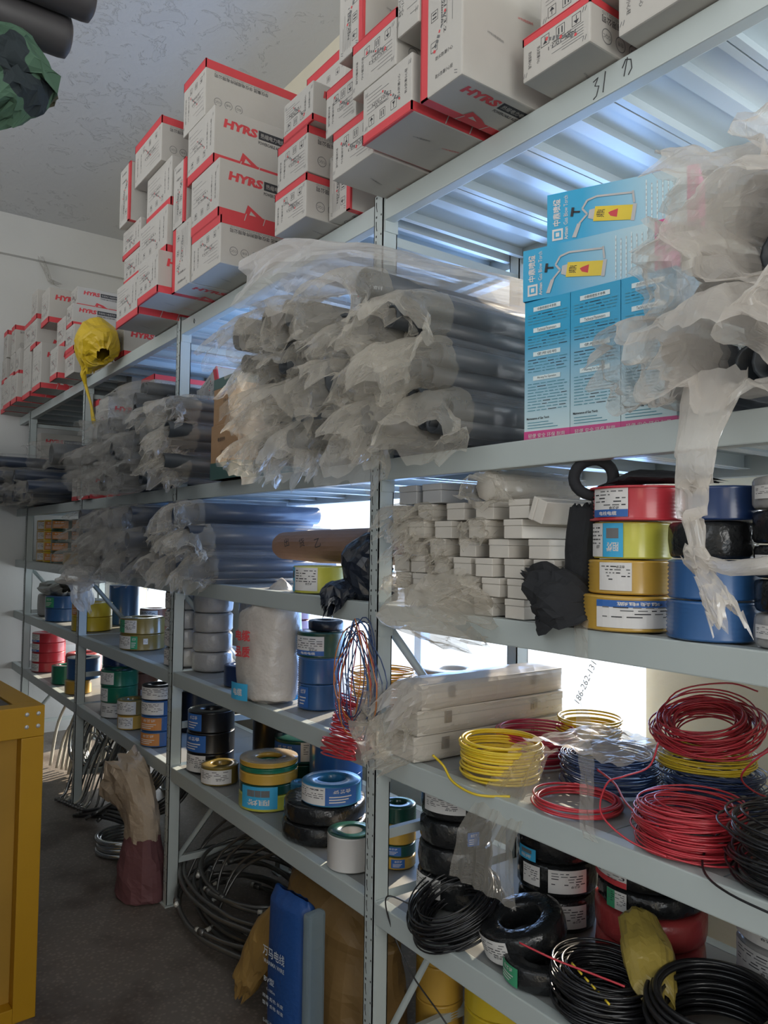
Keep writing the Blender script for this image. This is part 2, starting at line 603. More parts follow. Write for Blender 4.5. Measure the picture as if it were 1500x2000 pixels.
def carton_mesh(W, Dp, H, seed, hyrs=True, style=0):
    """canonical carton: printed band round its bottom, end panel at -y, long panels at +-x. origin at its middle"""
    r = random.Random(seed)
    mb = MB()
    w, d, h = W / 2, Dp / 2, H / 2
    mb.box(-w, w, -d, d, -h, h, 0, ch=0.0035)
    bh = min(0.034, H * 0.17)
    e = 0.0007
    mb.box(-w - e, w + e, -d - e, -d + .003, -h + .001, -h + bh, 1)
    mb.box(-w - e, w + e, d - .003, d + e, -h + .001, -h + bh, 1)
    mb.box(-w - e, -w + .003, -d - e, d + e, -h + .001, -h + bh, 1)
    mb.box(w - .003, w + e, -d - e, d + e, -h + .001, -h + bh, 1)
    mb.box(-w - e, w + e, -d - e, -d + .006, -h - e, -h + .002, 1)
    # end panel: printed form, handling marks, flap staples
    e2 = 0.0004
    F = frame((0, -d - e2, 0), (1, 0, 0), (0, 0, 1))

    def bar(M, x0, x1, y0, y1, mi):
        mb.quad((x0, y0, 0), (x1, y0, 0), (x1, y1, 0), (x0, y1, 0), mi, M)
    top = h - 0.012
    low = -h + bh + 0.01
    span = top - low
    for k in range(6):
        y = top - span * (0.12 + 0.1 * k)
        bar(F, -w * 0.82, w * (0.1 if k % 2 else -0.2), y, y + .0011, 3)
    for row in range(2):
        txt = '防火防潮小心轻放'[:6 + row]
        mb.text(txt, F @ Matrix.Translation((w * (0.5 + 0.27 * row), (top + low) / 2, 0)) @ Matrix.Rotation(pi / 2, 4, 'Z'), 0.009, 2, width=span * 0.62)
    mb.text('NSY-10/3.' + str(1 + seed % 3), F @ Matrix.Translation((-w * 0.2, low + span * 0.52, 0)), 0.0075, 2, width=w * 0.8)
    mb.text('35-70mm²', F @ Matrix.Translation((-w * 0.2, low + span * 0.42, 0)), 0.0065, 2, width=w * 0.55)
    for k in range(3):
        cx = -w * 0.62 + k * w * 0.46
        s_ = min(0.011, w * 0.15)
        cy = low + span * 0.13
        for a in ((-s_, s_, -s_, -s_ + .001), (-s_, s_, s_ - .001, s_), (-s_, -s_ + .001, -s_, s_), (s_ - .001, s_, -s_, s_)):
            bar(F, cx + a[0], cx + a[1], cy + a[2], cy + a[3], 2)
        if k == 0:
            mb.add([(cx - s_ * .6, cy + .001, 0), (cx + s_ * .6, cy + .001, 0), (cx, cy + s_ * .8, 0)], [(0, 1, 2)], 2, F)
            bar(F, cx - .0008, cx + .0008, cy - s_ * .7, cy, 2)
        elif k == 1:
            bar(F, cx - s_ * .5, cx - s_ * .25, cy - s_ * .6, cy + s_ * .6, 2)
            bar(F, cx + s_ * .25, cx + s_ * .5, cy - s_ * .6, cy + s_ * .6, 2)
        else:
            mb.add([(cx - s_ * .5, cy + s_ * .6, 0), (cx + s_ * .5, cy + s_ * .6, 0), (cx, cy - s_ * .1, 0)], [(2, 1, 0)], 2, F)
            bar(F, cx - .0008, cx + .0008, cy - s_ * .7, cy, 2)
    # printed sealing tape crossing the panel
    a = r.uniform(0.9, 1.25)
    T = F @ Matrix.Translation((r.uniform(-.2, .2) * w, r.uniform(-.1, .1) * h, 0.0001)) @ Matrix.Rotation(a + pi / 2, 4, 'Z')
    for k in range(9):
        q = -0.045 + k * .01
        bar(T, q, q + .006, -.003 + r.uniform(-.002, .002), .003 + r.uniform(-.002, .002), 3 if k % 4 else 1)
    for cx, cy in ((-w * .88, h * .72), (w * .88, h * .72), (-w * .88, -h * .5)):
        for q in (0, .006):
            bar(F @ Matrix.Translation((cx + q, cy, 0)) @ Matrix.Rotation(1.2, 4, 'Z'), -.005, .005, -.0008, .0008, 3)
    # long panel on +x: brand word, black box of characters, mountain logo in the band
    if hyrs:
        F = frame((w + e2, -d, 0), (0, 1, 0), (0, 0, 1))
        hh = min(0.033, H * 0.19)
        y = h - H * 0.26
        mb.text('HYRS', F @ Matrix.Translation((0.035, y, 0)), hh, 1, 0.055, 0.12, width=hh * 4.1, align='L')
        bx = 0.035 + hh * 4.1 + .004
        bar(F, bx, bx + hh * 4.6, y - hh * .48, y + hh * .5, 2)
        mb.text('热缩电力电缆附件', F @ Matrix.Translation((bx + hh * 2.3, y, .0003)), hh * .55, 0, width=hh * 4.1)
        mb.text('POWERCABLE ACCESSORIES', F @ Matrix.Translation((bx, y - hh * .85, 0)), hh * .36, 2, 0.02, width=hh * 4.2, align='L')
        lx = 0.10
        by = -h + bh
        mb.add([(lx, by - .002, .0009), (lx + .075, by - .002, .0009), (lx + .05, by + .012, .0009), (lx + .012, by + bh * 1.0, .0009)], [(0, 1, 2, 3)], 1, F)
        mb.add([(lx + .018, by - .001, .0011), (lx + .045, by - .001, .0011), (lx + .024, by + bh * .42, .0011)], [(0, 1, 2)], 0, F)
        mb.add([(lx - .004, by - bh * .95, .0011), (lx - .001, by - bh * .95, .0011), (lx + .009, by + .001, .0011), (lx + .006, by + .001, .0011)], [(0, 1, 2, 3)], 0, F)
        mb.add([(lx + .07, by - bh * .95, .0011), (lx + .073, by - bh * .95, .0011), (lx + .083, by + .001, .0011), (lx + .08, by + .001, .0011)], [(0, 1, 2, 3)], 0, F)
        # other long panel: company line, three round seals
        F = frame((-w - e2, d, 0), (0, -1, 0), (0, 0, 1))
        y = -h + bh + .018
        mb.text('华仪集团 华仪电缆附件有限公司', F @ Matrix.Translation((Dp - .035, y, 0)), 0.015, 2, 0.01, width=min(.22, Dp * .6), align='R')
        mb.text('HUA YI GROUP HUAYI CABLE ACCESSORIES CO.,LTD', F @ Matrix.Translation((Dp - .035, y - .013, 0)), 0.007, 3, width=min(.22, Dp * .6), align='R')
        for k in range(3):
            cx, cy = Dp - .05 - k * .042, h - H * .3
            ring = MB()
            R0, R1 = .0155, .0138
            V = []
            for j in range(20):
                an = 2 * pi * j / 20
                V += [(cx + cos(an) * R0, cy + sin(an) * R0, 0), (cx + cos(an) * R1, cy + sin(an) * R1, 0)]
            mb.add(V, [(2 * j, (2 * j + 2) % 40, (2 * j + 3) % 40, 2 * j + 1) for j in range(20)], 3, F)
            mb.text(['CQC', '合格', 'ISO'][k], F @ Matrix.Translation((cx, cy, 0)) @ Matrix.Rotation(pi, 4, 'Z') if False else F @ Matrix.Translation((cx, cy, 0)), .009, 3)
    # small stamps on the bottom and top
    for sg in (-1, 1):
        F = frame((0, 0, sg * (h + e2)), (0, 1, 0), (-sg, 0, 0))
        for k in range(2):
            mb.text('HYRS电缆附件', F @ Matrix.Translation((-d * .55 + k * .09, r.uniform(-.3, .3) * w, 0)) @ Matrix.Rotation(r.uniform(-.5, .2), 4, 'Z'), .007, 1 if k else 3)
    return mb


def carton(x0, x1, z0, z1, yf, band, label, group, dp=0.42, rz=0.0, hyrs=True):
    W, H = x1 - x0, z1 - z0
    seed = RNG.randrange(1000)
    if band in 'lr':
        cw, chh = H, W
    else:
        cw, chh = W, H
    mb = carton_mesh(cw, dp, chh, seed, hyrs)
    A = {'b': 0, 't': pi, 'l': pi / 2, 'r': -pi / 2}[band]
    R = Matrix.Rotation(A, 4, 'Y')
    mb.v = [tuple(R @ Vector(p) + Vector((0, dp / 2, H / 2))) for p in mb.v]
    o = mb.build('carton', [CARTON, REDINK, INK, GREYINK])
    o.location = ((x0 + x1) / 2, yf, z0 + 0.0005)
    o.rotation_euler = (0, 0, rz)
    return tag(o, label, 'box', group)


T = LEV[0] + 0.004
G2 = 'white cartons stacked on the second bay'
GM = 'white cartons stacked around the nearest post'
GL_ = 'white cartons on the far bays'
for c in [
    (-1.005, -.745, T, 2.675, -.158, 'b', 'bottom white carton of the tallest stack, upside-down company line and seals', G2),
]:
    pass
CARTONS = [
    (-1.005, -.745, T, 2.676, -.158, 't', 'bottom white carton of the four-high stack with brand lettering on its sides', G2),
    (-1.02, -.77, 2.678, 2.888, -.158, 'b', 'white carton second from bottom in the four-high stack, red brand word upright', G2),
    (-1.065, -.822, 2.890, 3.10, -.158, 'b', 'white carton third from bottom in the four-high stack, red brand word upright', G2),
    (-1.12, -.91, 3.102, 3.315, -.158, 't', 'topmost white carton of the four-high stack, lettering upside down', G2),
    (-1.185, -1.012, T, 2.757, -.163, 'l', 'tall white carton standing on end, left beside the four-high stack base', G2),
    (-1.195, -1.072, 2.759, 3.01, -.163, 'r', 'narrow white carton on the end-standing one, red stripe at its right edge', G2),
    (-1.42, -1.19, T, 2.675, -.22, 'b', 'white carton on the shelf with red bottom stripe and cream side beside an end-standing carton', G2),
    (-1.535, -1.21, 2.677, 2.872, -.18, 'b', 'white carton second from bottom, red bottom stripe, left of the narrow end-standing cartons', G2),
    (-1.50, -1.215, 2.874, 3.075, -.165, 'b', 'plain-fronted white carton under the red-topped one, second stack from the left', G2),
    (-1.61, -1.285, 3.077, 3.262, -.185, 't', 'white carton with red top edge crowning the stack left of the four-high one', G2),
    (-1.765, -1.625, 2.945, 3.205, -.20, 'r', 'white carton on its side jutting out far left, thick red right edge', G2),
    (-1.80, -1.56, 2.815, 2.943, -.17, 'b', 'small white carton under the jutting carton of the second bay', G2),
    (-1.775, -1.55, 2.690, 2.813, -.17, 'b', 'white carton with worn corner, third up in the left-end stack of the second bay', G2),
    (-1.82, -1.52, T, 2.687, -.185, 'b', 'white carton with red bottom stripe at the left end of the second bay', G2),
    (-2.46, -2.305, T, 2.668, 0.0, 'b', 'dim white carton set back behind the yellow bag', GL_),
    (-.43, -.236, T, 2.638, -.115, 't', 'bottom white carton of the three-high stack left of the nearest post, red top stripe', GM),
    (-.418, -.232, 2.640, 2.781, -.115, 't', 'middle white carton of the three-high stack left of the nearest post', GM),
    (-.382, -.206, 2.783, 2.903, -.115, 'b', 'topmost white carton of the three-high stack left of the nearest post', GM),
    (-.228, -.112, T, 2.70, -.04, 'r', 'white carton on its side directly over the nearest post, red right edge', GM),
    (-.002, .186, T, 2.632, -.17, 't', 'white carton right above the nearest post, bottom in the row, red top edge', GM),
    (.198, .39, T, 2.640, -.21, 'b', 'white carton with red bottom edge between the nearest post and the largest carton', GM),
    (-.04, .105, 2.634, 2.766, -.17, 't', 'white carton with red top edge on the one above the nearest post', GM),
    (.148, .33, 2.642, 2.775, -.21, 't', 'white carton in the second row, red top edge, pushed against a dark gap', GM),
    (.34, .418, 2.692, 2.92, -.215, 't', 'narrow white carton wedged high beside the largest carton', GM),
    (.068, .178, 2.778, 2.98, -.2, 'r', 'topmost white carton over the nearest post, red edge and lit cream side', GM),
    (.422, .556, T, 2.80, -.21, 'l', 'largest white carton, tall, red left edge, overhanging the top beam', GM),
    (.606, .78, T, 2.60, -.085, 't', 'low white carton with red top edge beside the largest carton', GM),
    (.63, .80, 2.602, 2.72, -.06, 'b', 'white carton resting on the low carton beside the largest one', GM),
    (.818, 1.02, T, 2.66, -.05, 't', 'white carton at the right end of the top shelf, plain lit front', GM),
    (-.74, -.477, 3.0, 3.27, .17, 't', 'white carton far back behind the three-high stack, inverted handling marks', GM),
    (-.74, -.477, T, 2.998, .17, 'b', 'white carton under the far-back one, mostly hidden by the three-high stack', GM),
]
for c in CARTONS:
    carton(*c)

GK = 'white cartons on the far end of the top shelf'
for c in [
    (-3.09, -2.955, 2.795, 2.925, -.1, 'b', 'white carton with large brand word facing right, above the yellow bag', GK),
    (-3.17, -3.02, 2.927, 3.05, -.06, 'b', 'white carton with faint torn top print, topmost behind the yellow bag', GK),
    (-3.53, -3.33, 2.89, 3.108, -.15, 'b', 'white carton with red bottom edge, topmost and nearest of the far-end pile', GK),
    (-3.83, -3.67, 2.99, 3.185, -.15, 'b', 'white carton with red bottom edge standing second from the top at the far end', GK),
    (-3.1, -2.91, 2.642, 2.793, -.1, 'b', 'white carton with red bottom edge directly left of the yellow bag', GK),
    (-3.1, -2.89, T, 2.640, -.1, 't', 'white carton with red top edge low beside the yellow bag', GK),
    (-3.29, -3.115, T, 2.70, -.14, 'b', 'white carton with crushed corner and scrap of foil on its front', GK),
    (-3.32, -3.115, 2.702, 2.888, -.1, 'b', 'white carton half hidden under the red-edged topmost far carton', GK),
    (-3.83, -3.66, 2.802, 2.988, -.15, 'b', 'white carton with red bottom edge above the plain tall carton', GK),
    (-3.74, -3.5, T, 2.80, -.15, 'b', 'plain tall cream-sided white carton on the far bay', GK),
    (-4.50, -4.37, 2.90, 3.105, -.15, 't', 'white carton with red top edge and pale side, far end pile', GK),
    (-4.80, -4.66, 2.92, 3.13, -.15, 't', 'white carton with red top edge against the end wall, upper row', GK),
    (-4.32, -4.19, 2.71, 2.898, -.15, 'b', 'narrow white carton with red bottom edge under a red-topped one, far end', GK),
    (-4.84, -4.68, 2.735, 2.918, -.15, 'b', 'white carton with red bottom edge touching the end wall, middle row', GK),
    (-4.33, -4.14, T, 2.708, -.17, 'b', 'white carton with red bottom edge jutting over the far end beam', GK),
    (-4.63, -4.36, T, 2.73, -.17, 'b', 'white carton in the bottom row second from the end wall', GK),
    (-4.52, -4.37, 2.732, 2.898, -.15, 'b', 'white carton under the pale-sided red-topped one at the far end', GK),
    (-4.84, -4.66, T, 2.733, -.15, 'b', 'bottom white carton touching the end wall', GK),
    (-4.1, -3.85, T, 2.86, -.14, 'b', 'white carton with torn side flap beside the plain tall carton', GK),
    (-4.1, -3.88, 2.862, 3.03, -.14, 't', 'white carton with red top edge behind the upper far cartons', GK),
]:
    carton(*c)
Z2 = LEV[1] + .002
GS = 'white cartons on the second shelf'
for c in [
    (-2.92, -2.66, 2.375, 2.555, .16, 't', 'white carton with inverted company line and red top edge, highest behind the clear sleeves', GS),
    (-2.40, -2.20, 2.24, 2.41, .13, 't', 'white carton with inverted company line in front of the highest one on the second shelf', GS),
    (-1.86, -1.57, 2.10, 2.24, .14, 'b', 'white carton lying low behind the second post on the second shelf', GS),
    (-3.1, -2.93, 2.14, 2.375, .06, 't', 'white carton with red top edge just right of the third post', GS),
    (-2.90, -2.72, 2.10, 2.36, .05, 'b', 'white carton with pale lit side right of the third post', GS),
    (-2.955, -2.80, Z2, 1.925, -.02, 'b', 'small white carton low on the second shelf beside the third post', GS),
    (-3.17, -3.05, Z2, 1.915, -.02, 'b', 'small white carton low on the second shelf left of the third post', GS),
    (-4.86, -4.72, 2.14, 2.375, .12, 'b', 'white carton with brand word on the second shelf by the end wall', GS),
    (-.62, -.50, 2.4, 2.47, .3, 't', 'white carton with red print deep behind the plastic pile, against the window', GS),
]:
    carton(*c)
# boxes that carry the upper ones on the second shelf
for x0, x1, z1, y, lab in [(-2.95, -2.62, 2.373, .2, 'white carton under the highest one, hidden behind the clear sleeves'),
                        (-2.975, -2.70, 2.098, .1, 'white carton base beside the third post behind dark sleeves'),
                        (-4.86, -4.70, 2.138, .12, 'white carton under the brand-word one by the end wall')]:
    carton(x0, x1, Z2, z1, y, 'b', lab, GS, dp=.34)
o = carton(-1.62, -1.42, 2.135, 2.30, .16, 'r', 'white carton tipped over on its edge behind the second post, brand word slanting', GS, dp=.35)
o.rotation_euler = (0, radians(-22), 0)

# brown cardboard boxes between the piles
KRAFT = mat('brown_cardboard', (0.42, 0.25, 0.13), 0.75, var=0.1, bump=.1)
TAPE = mat('dark_green_tape', (0.05, 0.12, 0.11), 0.4)


def kraft(x0, x1, z0, z1, y, label, tapes):
    t = thing('cardboard_box', label, 'box', ((x0 + x1) / 2, y, z0), group='brown cardboard boxes')
    w, h = (x1 - x0) / 2, z1 - z0
    mb = MB()
    mb.box(-w, w, 0, .4, 0, h, 0, ch=.003)
    F = frame((0, -.0006, 0), (1, 0, 0), (0, 0, 1))
    mb.text('电缆附件', F @ Matrix.Translation((-w * .2, h * .72, 0)), .016, 1)
    mb.text('合格 100-6', F @ Matrix.Translation((0, h * .5, 0)), .012, 1)
    mb.text('1 2', F @ Matrix.Translation((-w * .3, h * .2, 0)), .012, 1)
    F = frame((w + .0006, .1, 0), (0, 1, 0), (0, 0, 1))
    for k in range(3):
        mb.text('小心', F @ Matrix.Translation((0, h * (.25 + .25 * k), 0)), .014, 1)
    mb.build('carton_body', [KRAFT, INK], t)
    for a, b in tapes:
        mb = MB()
        mb.box(-w - .001, w + .001, -.001, .401, h * a, h * b + .001)
        mb.build('sealing_tape', TAPE, t)


kraft(-1.06, -.82, Z2, 1.985, -.04, 'brown cardboard box between two piles of plastic sleeves, lower one', [(0, .3)])
kraft(-1.065, -.83, 1.987, 2.165, -.03, 'brown cardboard box with dark green tape, upper one between the plastic piles', [(.78, 1.0)])

# ------------------------------------------------------------------ plastic films and black tubes
FILM = film('cloudy_clear_plastic', (0.74, 0.69, 0.60), 0.78, rough=.1)
FILMC = film('clear_glossy_plastic', (0.6, 0.62, 0.66), 0.95, rough=.12)
FILMD = film('dusty_clear_plastic', (0.52, 0.50, 0.46), 0.82, rough=.12)
FILMW = film('milky_plastic', (0.78, 0.73, 0.67), 0.62, rough=.2)
RUBBER = mat('black_rubber_tube', (0.035, 0.042, 0.05), 0.38, var=.2)
RUBBERB = mat('blue_black_tube', (0.035, 0.05, 0.085), 0.3, var=.2)
BLACKCLOTH = mat('black_cloth', (0.016, 0.017, 0.02), 0.85, var=.3, bump=.4, bscale=30)


def ridged(p):
    return 1 - 2 * abs(noise.noise(p))


def sleeve(mb, path, radii, seed, amp=0.25, folds=5, nth=30, nv=26, up=(0, 0, 1), end_amp=None, mi=0, close_start=False, split=None):
    """crinkled film skin along a path; radii are (sideways, upwards) pairs"""
    P = [Vector(p) for p in path]
    k = len(P) - 1
    V, F = [], []
    U = Vector(up)
    rr = random.Random(seed)
    ph = rr.uniform(0, 6.28)
    tw = rr.uniform(-1.5, 1.5)
    for i in range(nv):
        s_ = i / (nv - 1) * k
        a = min(int(s_), k - 1)
        t = s_ - a
        tt = t * t * (3 - 2 * t)
        c = P[a].lerp(P[a + 1], t)
        d = P[a + 1] - P[a]
        if t > .5 and a + 2 <= k:
            d = d.lerp(P[a + 2] - P[a + 1], t - .5)
        elif t < .5 and a > 0:
            d = d.lerp(P[a] - P[a - 1], .5 - t)
        d.normalize()
        side = d.cross(U)
        if side.length < .1:
            side = Vector((1, 0, 0))
        side.normalize()
        upv = side.cross(d)
        ra = radii[a][0] + (radii[a + 1][0] - radii[a][0]) * tt
        rb = radii[a][1] + (radii[a + 1][1] - radii[a][1]) * tt
        v = i / (nv - 1)
        am = amp if end_amp is None else amp + (end_amp - amp) * v ** 2.0
        for j in range(nth):
            th = 2 * pi * j / nth
            q = (cos(th) * 1.35 + seed * 3.1, sin(th) * 1.35, v * 3.6 + seed)
            q2 = (cos(th) * 3.4 + seed, sin(th) * 3.4 + seed * .7, v * 8)
            m = 1 + am * (.75 * ridged(q) + .28 * ridged(q2) + .5 * sin(folds * th + ph + tw * v * 3) * v - .2)
            p = c + side * (cos(th) * ra * m) + upv * (sin(th) * rb * m) + d * (am * .12 * noise.noise(q2) + am * .2 * v * v * noise.noise((cos(th) * 2.5 + seed, sin(th) * 2.5, 7)))
            V.append(p)
    for i in range(nv - 1):
        for j in range(nth):
            j2 = (j + 1) % nth
            F.append((i * nth + j, i * nth + j2, (i + 1) * nth + j2, (i + 1) * nth + j))
    if close_start:
        F.append(tuple(range(nth))[::-1])
    if split:
        k_ = int((nv - 1) * split) * nth
        o_ = len(mb.f)
        mb.add(V, F, mi)
        for q_ in range(o_ + k_, len(mb.f)):
            mb.m[q_] = 1
    else:
        mb.add(V, F, mi)


def sag(x, y, z):
    return (x, y, z)


ORD = ['', 'first', 'second', 'third', 'fourth', 'fifth', 'sixth', 'seventh', 'eighth', 'ninth', 'tenth']
PSEED = [11]


def bundle(x, z, yf, r, L, label, group, fl=(0, -.16, -.10), spread=1.25, film_=None, tubes=4, tm=None, smooth_open=False, rz=0.0, amp=.16, eamp=.24, rec=None, res=34):
    """black tubes in a clear sleeve, lying front to back, its open end spilling out of the shelf"""
    film_ = film_ or FILM
    tm = tm or RUBBER
    PSEED[0] += 1
    sd = PSEED[0]
    rr = random.Random(sd)
    t = thing('bagged_tubing', label, 'tubing', (x, yf, z), rz, group)
    tr = r * (.44 if tubes >= 4 else .6 if tubes == 2 else .85)
    for k in range(tubes):
        a = 2 * pi * k / max(tubes, 1) + rr.uniform(0, 1)
        rad = r * .46 if tubes > 1 else 0
        dx, dz = cos(a) * rad, sin(a) * rad
        mb = MB()
        y0 = rr.uniform(-.11, .03) if rec is None else rr.uniform(rec, rec + .05)
        prof = [(tr, y0), (tr, L - .02), (tr * .82, L - .02), (tr * .82, y0)]
        mb.lathe(prof, 14, 0, closed=True, M=Matrix.Translation((dx, 0, dz)) @ Matrix.Rotation(-pi / 2, 4, 'X'))
        o = mb.build('tube', tm, t)
        for p in o.data.polygons:
            p.use_smooth = True
    mb = MB()
    fx, fy, fz = fl
    path = [(0, L, 0), (0, L * .5, 0), (0, .02, 0), (fx * .25, fy * .4, fz * .12), (fx * .65, fy * .8, fz * .5), (fx, fy, fz)]
    R = r * 1.05
    radii = [(R, R), (R, R), (R, R * .98), (R * .92, R * .85), (R * spread, R * .9), (R * spread * 1.15, R * spread * .75)]
    sleeve(mb, path, radii, sd, amp * .5, rr.choice([4, 5, 6]), res, res, end_amp=eamp, split=.4)
    mb.build('plastic_sleeve', [FILMC, film_], t)
    return t


def side_word(i, n):
    return ORD[i + 1] + ' from left'


ROWN = ['bottom', 'second', 'third', 'top']
# pile over the nearest post, second shelf
rr = random.Random(3)
rows = [[-.50, -.34, -.21, -.105, .07, .20, .335], [-.46, -.31, -.18, .075, .205, .33], [-.45, -.29, -.12, .07, .20, .31], [-.50, -.36, -.22, .06]]
for ri, xs in enumerate(rows):
    for xi, x in enumerate(xs):
        r = .062
        z = Z2 + .072 + ri * .118 + rr.uniform(-.006, .006)
        front = rr.uniform(-.06, 0)
        drop = rr.uniform(-.03, -.12) * (1.2 if ri == 0 else 1)
        bundle(x, z, -.05 + front, r, .62, f'black tubes in clear sleeve, {ROWN[ri]} row, {side_word(xi, 8)}, pile across the nearest post', 'sleeves piled across the nearest post', res=42,
               fl=(rr.uniform(-.05, .05), rr.uniform(-.17, -.08), drop), spread=rr.uniform(1.15, 1.5), tubes=rr.choice([1, 2, 4, 4]))
# one long film thrown over the top of that pile
mb = MB()
sleeve(mb, [(.36, .5, 2.19), (.16, .22, 2.25), (-.02, -.04, 2.30), (-.22, -.14, 2.33), (-.36, -.18, 2.27)], [(.07, .012), (.11, .03), (.11, .05), (.10, .07), (.10, .10)], 77, .2, 5, 40, 40, end_amp=.4)
tag(mb.build('plastic_sheet', FILMW), 'long clear plastic sheet draped over the top of the nearest-post pile', 'plastic sheet')

# pile at the second post, second shelf
rows = [[-2.40, -2.22, -2.04, -1.86, -1.68, -1.43, -1.29], [-2.34, -2.16, -1.98, -1.80, -1.64, -1.42, -1.29], [-2.25, -2.05, -1.85, -1.63, -1.42, -1.29], [-1.95, -1.70]]
for ri, xs in enumerate(rows):
    for xi, x in enumerate(xs):
        r = .068 if x < -1.55 else .06
        z = Z2 + .074 + ri * .115 + rr.uniform(-.005, .005)
        near = x > -1.5
        bundle(x, z, -.04 + rr.uniform(-.05, 0), r, .56, f'dark tubing in dusty sleeve, {ROWN[ri]} row, {side_word(xi, 7)}, pile beside the second post', 'sleeves piled beside the second post',
               fl=(rr.uniform(-.05, .03), rr.uniform(-.15, -.05), rr.uniform(-.09, -.02)), spread=rr.uniform(1.1, 1.45) * (1.15 if near else 1), film_=FILM if near else FILMD, tubes=rr.choice([1, 2, 4]), eamp=.32 if near else .24)

# third shelf: long dark sleeves with loose ends, second bay and on to the left
Z3 = LEV[2] + .002
rows = [[-2.72, -2.56, -2.40, -2.24, -2.08, -1.92, -1.76, -1.62, -1.40, -1.24, -1.08], [-2.66, -2.50, -2.34, -2.18, -2.02, -1.86, -1.66, -1.39, -1.22, -1.06], [-2.55, -2.3, -2.05, -1.8, -1.38, -1.20]]
for ri, xs in enumerate(rows):
    for xi, x in enumerate(xs):
        r = .062
        z = Z3 + .068 + ri * .1 + rr.uniform(-.004, .004)
        bundle(x, z, -.03 + rr.uniform(-.06, 0), r, .58, f'navy-black tubing in dusty sleeve, {ROWN[ri]} row, {ORD[min(xi + 1, 10)] if xi < 10 else "last"} from left, third shelf pile', 'sleeves piled on the third shelf',
               fl=(rr.uniform(-.05, .03), rr.uniform(-.14, -.05), rr.uniform(-.10, -.03)), spread=rr.uniform(1.1, 1.4), film_=FILMD if x < -1.5 else FILM, tubes=rr.choice([1, 2, 2, 4]), tm=RUBBERB, eamp=.26)
# loose bag end hanging below the third shelf in front of the light
mb = MB()
sleeve(mb, [(-2.43, -.13, 1.40), (-2.42, -.15, 1.33), (-2.42, -.14, 1.26), (-2.40, -.12, 1.19)], [(.12, .03), (.13, .05), (.09, .04), (.02, .015)], 91, .2, 5, 30, 26, end_amp=.3)
tag(mb.build('plastic_bag', FILMW), 'pale crumpled plastic bag tail hanging lit below the third shelf', 'plastic bag')

# far bay, second shelf: sleeves against the end wall
for i, (x, z, yf) in enumerate([(-4.72, 1.86, -.20), (-4.55, 1.86, -.22), (-4.36, 1.86, -.16), (-4.62, 1.985, -.22), (-4.43, 1.985, -.18), (-4.22, 1.86, -.12), (-4.50, 2.10, -.2), (-4.02, 1.86, -.1), (-4.25, 1.98, -.12), (-3.8, 1.86, -.1), (-3.6, 1.86, -.1)]):
    bundle(x, z, yf, .07, .62, f'grey-blue tubing in hazy sleeve on the far bay, {ORD[min(i + 1, 10)] if i < 10 else "last"} counted from the end wall', 'sleeves on the far bay',
           fl=(rr.uniform(-.04, .02), -.1, rr.uniform(-.06, 0)), spread=1.2, film_=FILMD, tubes=2, tm=RUBBERB, eamp=.3)
t = bundle(-3.02, 2.04, -.14, .075, .5, 'black tube end in a sleeve jutting out beside the third post', 'sleeves on the far bay', fl=(-.05, -.12, -.02), film_=FILMD, tubes=1)

# right end of the second shelf: big cloudy bags of dark tubing
for i, (x, z, yf, r, fl, lab) in enumerate([
        (.90, 1.88, .0, .075, (-.03, -.10, -.03), 'cloudy bag of dark hoses low beside the cyan torch boxes'),
        (1.07, 1.88, -.04, .08, (.0, -.14, -.06), 'cloudy bag of dark hoses on the second shelf over the knotted strip'),
        (.98, 2.01, -.02, .075, (-.06, -.09, .0), 'cloudy bag of grey hoses with an open flap, middle of the right-hand bags'),
        (1.13, 2.05, -.04, .085, (.02, -.12, -.04), 'big cloudy bag bulging at the right edge of the second shelf'),
        (1.06, 2.13, -.02, .07, (-.10, -.08, -.01), 'pale plastic bag with a wide flap on top of the right-hand bags'),
        (1.22, 2.17, -.03, .08, (.0, -.1, .02), 'topmost pale plastic bag at the right edge, lit from behind'),
        (1.28, 1.90, -.04, .1, (.0, -.14, -.04), 'cloudy bag at the far right under the topmost pale bag')]):
    bundle(x, z, yf, r, .55, lab, 'cloudy bags at the right end of the second shelf', fl=fl, spread=1.2, film_=FILMW, tubes=4, amp=.24, eamp=.24, rec=.02, res=58)

# plastic strip knotted, hanging over the beam in front of the third shelf
t = thing('knotted_strip', 'long whitish plastic strip tied in a knot hanging over the second beam', 'plastic strip', (1.03, -.13, 1.70))
mb = MB()
sleeve(mb, [(0, .05, .12), (.0, -.01, .0), (.0, -.02, -.08), (.01, -.02, -.17)], [(.05, .02), (.032, .012), (.026, .01), (.012, .01)], 31, .16, 5, 24, 26)
mb.build('strip', FILMW, t)
mb = MB()
sleeve(mb, [(.0, -.02, -.155), (.012, -.026, -.17), (.024, -.02, -.185)], [(.01, .01), (.02, .018), (.012, .012)], 32, .2, 3, 16, 10)
mb.build('knot', FILMW, t)
mb = MB()
sleeve(mb, [(.012, -.02, -.18), (.03, -.02, -.21), (.05, -.02, -.245), (.058, -.02, -.262)], [(.012, .01), (.026, .01), (.032, .012), (.036, .012)], 33, .2, 6, 24, 20, end_amp=.35)
mb.build('frayed_tail', FILMW, t)
mb = MB()
sleeve(mb, [(.015, -.02, -.172), (.06, -.02, -.185), (.11, -.02, -.18), (.2, -.02, -.16)], [(.01, .008), (.02, .01), (.026, .012), (.02, .012)], 34, .16, 3, 20, 18)
mb.build('side_strip', FILMW, t)

